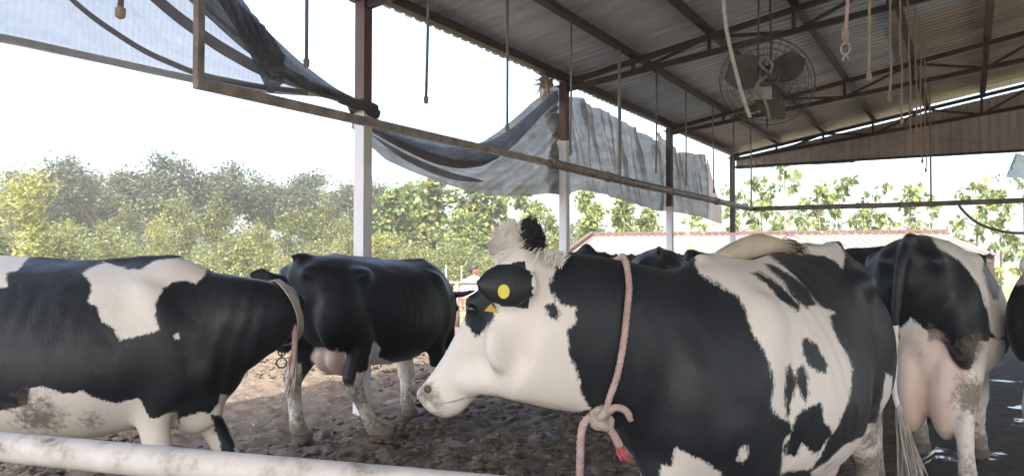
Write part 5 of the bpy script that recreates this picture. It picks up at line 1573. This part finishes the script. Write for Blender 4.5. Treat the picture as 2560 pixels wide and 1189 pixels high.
HD = atan2(.81, .58)
POSE_D = dict(groove=.47, udder_y=-.045, tail_white=.98, switch_len=.5, switch_n=160, neck=[(.66, 0, 1.08), (.85, .0, 1.05), (1.00, .0, 1.0), (1.12, .0, .95)], poll=(1.13, 0, 1.08), head_dir=(.4, 0, -.9), udder=(-.60, .66, .21, .175, .30), teats=False, udder_top=((-.66, -.045, .86), (.14, .10, .24)), pink_spots=[(-.70, -.045, .9, .17, .8), (-.78, -.05, 1.02, .07, .7)], dirt_shade_spots=[(-.76, -.27, .86, .16, .75), (-.70, -.26, .60, .2, .8), (-.7, .2, .5, .25, .7), (-.80, -.045, .80, .07, .45), (-.82, -.045, .66, .05, .42), (-.8, -.12, .9, .05, .5), (-.8, .05, .55, .06, .45)], hip=.0, hl=(0, .04, 0), hr=(-.02, .05, 0), fl=(0, 0, 0), fr=(.05, 0, 0),  # spots down the udder's middle paint the shade of its crease, others are dirt
              tail=[(-.91, .02, 1.36), (-.965, .04, 1.2), (-.985, .06, .92), (-.98, .07, .70), (-.97, .05, .55)], dirt=.9)
cowD, HDf, FD = make_cow('cow', 'cow seen from behind with a large pink udder, right of the front cow', (2.21 + .8 * .58, 4.3 + .8 * .81, .085), HD, POSE_D, COATS['D'], voxel=.0125, scale=1.03)

cowE, _, _ = make_cow('cow', 'black cow crosswise behind the gap between the front cow and the udder cow', (3.05, 7.0, .085), atan2(.12, -1), dict(hip=.03), COATS['E'], voxel=.02)
cowF, _, _ = make_cow('cow', 'black cow whose pointed back shows above the front cow shoulder', (1.16, 6.1, 0), atan2(.98, .2), dict(hip=.07, udder=(-.4, .62, .2, .16, .16)), COATS['F'], voxel=.02)
cowG, _, _ = make_cow('cow', 'pale-backed black cow cut off by the right picture edge', (3.655, 4.56, .085), atan2(.44, .9), dict(hip=.02), COATS['G'], voxel=.016)
cowH, _, _ = make_cow('cow', 'distant black cow showing only the top of its head behind the front cow neck', (.95, 9.9, 0), atan2(-1, -.1), dict(poll=(1.40, 0, 1.52), neck=[(.70, 0, 1.10), (.95, 0, 1.2), (1.2, 0, 1.38), (1.36, 0, 1.48)]), COATS['H'], voxel=.022)

# ------------------------------------------------------------------ halters, tags and tufts (worn by the cows, so their parts)
# front cow: pink rope round the neck, knot and hanging end
near = [((.989, -.097, 1.445), (-.02, .22, .98)), ((1.027, -.063, 1.421), (.2, .64, .74)), ((1.068, -.03, 1.357), (.37, .83, .43)), ((1.1, -.019, 1.285), (.45, .86, .22)),
        ((1.118, -.019, 1.202), (.5, .86, .03)), ((1.128, -.034, 1.105), (.55, .81, -.21)), ((1.127, -.064, 1.03), (.55, .72, -.42)), ((1.108, -.097, .974), (.54, .48, -.69))]
pts = [Vector(p) + Vector(n_) * .012 for p, n_ in near]
far = [Vector((1.07, -.20, .955)), Vector((1.00, -.33, 1.05)), Vector((.96, -.37, 1.20)), Vector((.945, -.31, 1.31)), Vector((.96, -.20, 1.405))]
loop = catmull(pts + far + [pts[0]], 5)
def twisted(path, r_, name, mat, parent, turn=.055):
    """three-strand laid rope along a path"""
    P_ = [Vector(p) for p in path]; D_ = [0.0]
    for a_, b_ in zip(P_[:-1], P_[1:]): D_.append(D_[-1] + (b_ - a_).length)
    n_ = max(12, int(D_[-1] / turn * 7)); fine = []
    for k in range(n_ + 1):
        q = D_[-1] * k / n_; i = min(len(D_) - 2, max(0, int(np.searchsorted(D_, q)) - 1)); w_ = (q - D_[i]) / max(1e-9, D_[i + 1] - D_[i])
        fine.append(P_[i].lerp(P_[i + 1], w_))
    b = MB(); prev = Vector((.3, .9, .3))
    cols = [[], [], []]
    for k, p in enumerate(fine):
        t_ = (fine[min(k + 1, n_)] - fine[max(k - 1, 0)]).normalized()
        s_ = (prev - t_ * prev.dot(t_)).normalized(); prev = s_; u_ = t_.cross(s_)
        for j in range(3):
            a_ = 2 * pi * (D_[-1] * k / n_ / turn + j / 3)
            cols[j].append(p + s_ * (cos(a_) * r_ * .38) + u_ * (sin(a_) * r_ * .38))
    for c_ in cols: b.tube(c_, r_ * .70, 6)
    return b.build(name, M[mat], parent, True)
twisted(loop, .0105, 'neck_rope', 'rope_pink', cowC)
kc = Vector((1.125, -.085, .962))
b = MB()
for q in range(3):
    a0 = q * 1.1
    b.tube([kc + Vector((.026 * cos(a0 + a) , .02 * sin(a * 2 + q), .028 * sin(a0 + a))) for a in np.linspace(0, 5.6, 12)], .0135, 8, wob=.08)
b.build('rope_knot', M['strap'], cowC, True)
b = MB(); b.tube(catmull([kc, kc + Vector((-.005, .04, .035)), kc + Vector((-.025, .068, .026)), kc + Vector((-.035, .08, -.005))], 4), [.0115] * 11 + [.009] * 2, 8); b.build('rope_end', M['rope_pink'], cowC, True)
b = MB(); b.tube(catmull([kc + Vector((0, .0, -.01)), kc + Vector((-.016, .026, -.045)), kc + Vector((-.030, .045, -.09))], 4), [.012] * 6 + [.013, .013, .011], 8); b.build('rope_end', M['rope_pink'], cowC, True)
b = MB(); r = random.Random(21)
for i in range(40):
    p0 = kc + Vector((-.030, .045, -.085)) + Vector((r.gauss(0, .006), r.gauss(0, .006), 0))
    b.tube([p0, p0 + Vector((r.gauss(-.004, .006), r.gauss(.006, .006), -.022)), p0 + Vector((r.gauss(-.008, .009), r.gauss(.012, .009), -.042))], [.003, .003, .001], 4, caps=False)
b.build('frayed_end', M['rope_red'], cowC, True)
twisted(catmull([kc + Vector((.02, -.03, .005)), kc + Vector((.035, -.05, -.03)), kc + Vector((.045, -.052, -.12)), kc + Vector((.05, -.05, -.3)), kc + Vector((.04, -.055, -.55)), kc + Vector((.02, -.06, -.86))], 5), .0125, 'lead_rope', 'rope_pink', cowC)
# poll tuft
R_ = Vector((-.633, .774, 0)); TO = Vector((.774, .633, 0)); UP = Vector((0, 0, 1)); pc = Vector((1.30, -.265, 1.455))
def tuft(name, mat, n, span, up, lean, curl, seed, L0, base_z=0.0, rad=.0026):
    r = random.Random(seed); b = MB()
    for i in range(n):
        s_ = r.uniform(*span)
        p0 = pc + R_ * s_ + TO * r.gauss(0.01, .03) + UP * (base_z - abs(s_) * .12 + r.uniform(-.025, .005))
        L = L0 * r.uniform(.55, 1.1)
        d = (UP * up + R_ * (lean + r.gauss(0, .25)) + TO * r.gauss(.08, .3)).normalized()
        e_ = R_ * (curl * r.uniform(.5, 1.3)) + TO * r.gauss(0, .12) - UP * abs(curl) * .55
        p = [p0, p0 + d * L * .4, p0 + d * L * .75 + e_ * L * .25, p0 + d * L * .95 + e_ * L * .75]
        b.tube(catmull(p, 3), [rad, rad * 1.3, rad * 1.4, rad * 1.4, rad * 1.3, rad * 1.2, rad * 1.0, rad * .8, rad * .5, rad * .2], 4, caps=False)
    b.build(name, M[mat], cowC, True)
def mop(mat, cs, cz, rx, rz, n, seed, swirl):
    """rounded curl of hair: a core with locks laid over it"""
    r = random.Random(seed); b = MB(); c = pc + R_ * cs + UP * cz + TO * .012; ry = .038
    def S(a_, e_, k_=1.0): return c + R_ * (cos(a_) * cos(e_) * rx * k_) + TO * (sin(a_) * cos(e_) * ry * k_) + UP * (sin(e_) * rz * k_)
    b.ellipsoid(c, (.001, .001, .001))
    vs_ = [S(2 * pi * i / 16, -pi / 2 + pi * j / 10, .93) for j in range(11) for i in range(16)]
    b.add(vs_, [(j * 16 + i, j * 16 + (i + 1) % 16, (j + 1) * 16 + (i + 1) % 16, (j + 1) * 16 + i) for j in range(10) for i in range(16)])
    for i in range(n):
        a_ = r.uniform(0, 2 * pi); e_ = math.asin(r.uniform(-.7, 1)); da = swirl * r.uniform(.5, 1.3) + r.gauss(0, .2); de = r.uniform(.1, .8)
        p = [S(a_ + da * q, min(1.9, e_ + de * q), 1.0 + .10 * sin(pi * q) + 1.3 * max(0, q - .45) * r.random() ** 1.6) for q in (0, .33, .66, 1.0)]
        b.tube(catmull(p, 2), [.0008, .0015, .0017, .0017, .0015, .0011, .0003], 4, caps=False)
    b.build('poll_tuft', M[mat], cowC, True)
mop('hair_white', -.026, .030, .050, .052, 1300, 3, -.9)
mop('hair_black', .026, .044, .036, .050, 1100, 4, .8)
tuft('poll_fuzz', 'hair_white', 900, (-.07, .125), .8, .15, .3, 5, .04, .0, .0012)
# ear tag with its backing piece
tg = Matrix.Rotation(0, 3, 'Z')
def disc(c, nrm, rx, rz, mat, name, th=.004):
    nrm = Vector(nrm).normalized(); sd_ = UP.cross(nrm).normalized(); u_ = nrm.cross(sd_)
    b = MB(); n = 20; v = []
    for k_ in (0, 1):
        for k in range(n):
            a = 2 * pi * k / n; v.append(Vector(c) + nrm * (th * k_) + sd_ * (cos(a) * rx) + u_ * (sin(a) * rz))
    f = [tuple(range(n - 1, -1, -1)), tuple(range(n, 2 * n))] + [(k, (k + 1) % n, n + (k + 1) % n, n + k) for k in range(n)]
    b.add(v, f); return b.build(name, M[mat], cowC)
disc((1.482, -.181, 1.357), (.69, .72, -.07), .0165, .02, 'tag_yellow', 'ear_tag')
_tp = Vector((1.442, -.262, 1.303))
b = MB(); b.add([_tp + R_ * -.020 + UP * -.006, _tp + R_ * .020 + UP * -.012, _tp + R_ * .0 + UP * .016, _tp + R_ * -.020 + UP * -.006 - TO * .006, _tp + R_ * .020 + UP * -.012 - TO * .006, _tp + UP * .016 - TO * .006],
                [(0, 1, 2), (5, 4, 3), (0, 3, 4, 1), (1, 4, 5, 2), (2, 5, 3, 0)]); b.build('ear_tag', M['tag_orange'], cowC)
mp_ = [((1.431, -.517, .998), (.9, .29, -.33)), ((1.413, -.479, 1.003), (.8, .51, -.32)), ((1.390, -.437, 1.014), (.68, .61, -.4)), ((1.375, -.396, 1.035), (.5, .64, -.5)), ((1.372, -.37, 1.06), (.6, .6, -.4))]
b = MB(); b.tube(catmull([Vector(p) + Vector(n_) * .001 for p, n_ in mp_], 4), [.001] + [.0022] * 13 + [.001] * 3, 5); b.build('mouth_line', M['hair_dirty'], cowC, True)
b = MB(); b.ellipsoid((1.437, -.526, 1.043), (.012, .015, .013)); b.build('nostril', M['hair_dark'], cowC, True)
# left cow: strap collar, tassel of cord and a chain ring
near = [((1.116, .085, 1.325), (.03, .07, 1.0)), ((1.158, .023, 1.303), (.5, -.32, .8)), ((1.197, .009, 1.258), (.73, -.46, .51)), ((1.228, .018, 1.198), (.87, -.46, .19)), ((1.241, .039, 1.134), (.92, -.39, -.11)), ((1.234, .073, 1.068), (.87, -.27, -.41)), ((1.19, .12, 1.005), (.5, -.2, -.8))]
pts = [Vector(p) + Vector(n_) * .010 for p, n_ in near]
far = [Vector((1.10, .17, .985)), Vector((1.02, .20, 1.06)), Vector((1.0, .20, 1.18)), Vector((1.04, .15, 1.30))]
LP = catmull(pts + far + [pts[0]], 5)
v = []; f = []
cen = Vector((1.12, .11, 1.16)); axn = Vector((.42, .9, .05)).normalized()
for p in LP:
    out_ = (p - cen); out_ = (out_ - axn * out_.dot(axn)).normalized()
    for (a_, o_) in ((-.024, -.003), (.024, -.003), (.024, .004), (-.024, .004)):
        v.append(p + axn * a_ + out_ * o_)
for i in range(len(LP) - 1):
    for k in range(4): f.append((i * 4 + k, i * 4 + (k + 1) % 4, i * 4 + 4 + (k + 1) % 4, i * 4 + 4 + k))
me = bpy.data.meshes.new('strap_collar'); me.from_pydata(v, [], f); me.update()
link('strap_collar', me, M['strap'], cowA)
b = MB(); r = random.Random(5)
rt_ = Vector((1.215, .06, 1.02))
for i in range(18):
    o_ = Vector((r.gauss(0, .006), r.gauss(0, .006), 0))
    L = r.uniform(.16, .36)
    b.tube(catmull([rt_ + o_ * .5 + UP * .06, rt_ + o_ - UP * L * .3, rt_ + o_ * 2.0 + Vector((-.012, 0, 0)) - UP * L * .7, rt_ + o_ * 2.6 + Vector((-.035 * L / .3, 0, 0)) - UP * L], 3), [.005] * 8 + [.004, .002], 5)
b.build('cord_tassel', M['strap'], cowA, True)
b = MB(); b.tube(catmull([rt_ + UP * .08, rt_ + Vector((.006, -.01, -.05)), rt_ + Vector((-.008, -.01, -.2))], 4), [.018, .017, .016, .015, .014, .013, .012, .010, .008], 8); b.build('collar_knot', M['rope_pink'], cowA, True)
for (dz, R1, th) in ((-.045, .017, .004), (-.098, .026, .0042)):
    c_ = Vector((1.155, .04, 1.0 + dz))
    b = MB(); b.tube([c_ + Vector((R1 * cos(a), .003 * sin(a), R1 * sin(a))) for a in np.linspace(0, 2 * pi, 21)], th, 6); b.build('chain_ring', M['chain'], cowA, True)
b = MB(); b.tube([Vector((1.155, .04, .975)), Vector((1.155, .04, .925))], .004, 6); b.build('chain_link', M['chain'], cowA, True)
b = MB(); b.tube([Vector((1.16, .05, 1.04)), Vector((1.155, .04, .965))], .004, 6); b.build('chain_link', M['chain'], cowA, True)
# switch of the front cow's tail, thrown up over its back
r = random.Random(9)
arc = catmull([(.235, -.115, 1.45), (.11, -.072, 1.482), (.0, -.032, 1.505), (-.112, .011, 1.500), (-.225, .047, 1.485)], 8)
core = MB(); core.tube(arc, [.016 + .040 * sin(pi * min(1, (k + 2) / 30.0)) for k in range(len(arc))], 12, ru=[.014 + .034 * sin(pi * min(1, (k + 2) / 30.0)) for k in range(len(arc))]); core.build('tail_end', M['hair_tan'], cowC, True)
for mat_, n_, lo_, hi_, cz in (('hair_tan', 900, 0, 20, 0.0), ('hair_dark', 420, 19, 30, .03)):
    b = MB()
    for i in range(n_):
        k0 = r.randint(lo_, hi_); k1 = min(len(arc) - 1, k0 + r.randint(7, 12))
        a_ = r.uniform(0, 6.28); env_ = sin(pi * min(1, (k0 + 6) / 34.0)); o_ = Vector((0, cos(a_) * .042 * env_, sin(a_) * .034 * env_)) * r.uniform(.8, 1.06)
        p = [arc[k] + o_ * (1.0 if k0 < 18 else 1 - .04 * (k - k0)) for k in np.linspace(k0, k1, 4).astype(int)]
        if cz: p[-1] += Vector((r.gauss(0, .02), r.gauss(0, .02), r.gauss(-.01, .02))); p[-2] += Vector((0, 0, r.gauss(.008, .012)))
        b.tube(catmull(p, 2), [.001, .0016, .0018, .0018, .0016, .0012, .0004], 4, caps=False)
    b.build('tail_switch', M[mat_], cowC, True)

# ------------------------------------------------------------------ haze
b = MB(); b.box((0, 165, 6.75), (840, 530, 17.0))
hz = b.build('haze', None); hz.data.materials.clear()
hm = bpy.data.materials.new('haze'); hm.use_nodes = True
nt = hm.node_tree; nt.nodes.clear()
o_ = nt.nodes.new('ShaderNodeOutputMaterial'); pv = nt.nodes.new('ShaderNodeVolumePrincipled')
pv.inputs['Color'].default_value = (.93, .96, 1.0, 1); pv.inputs['Density'].default_value = .0008; pv.inputs['Anisotropy'].default_value = .2
nt.links.new(pv.outputs[0], o_.inputs['Volume'])
hz.data.materials.append(hm); tag(hz, 'pale haze in the air over the yard and trees', 'haze', kind='stuff')
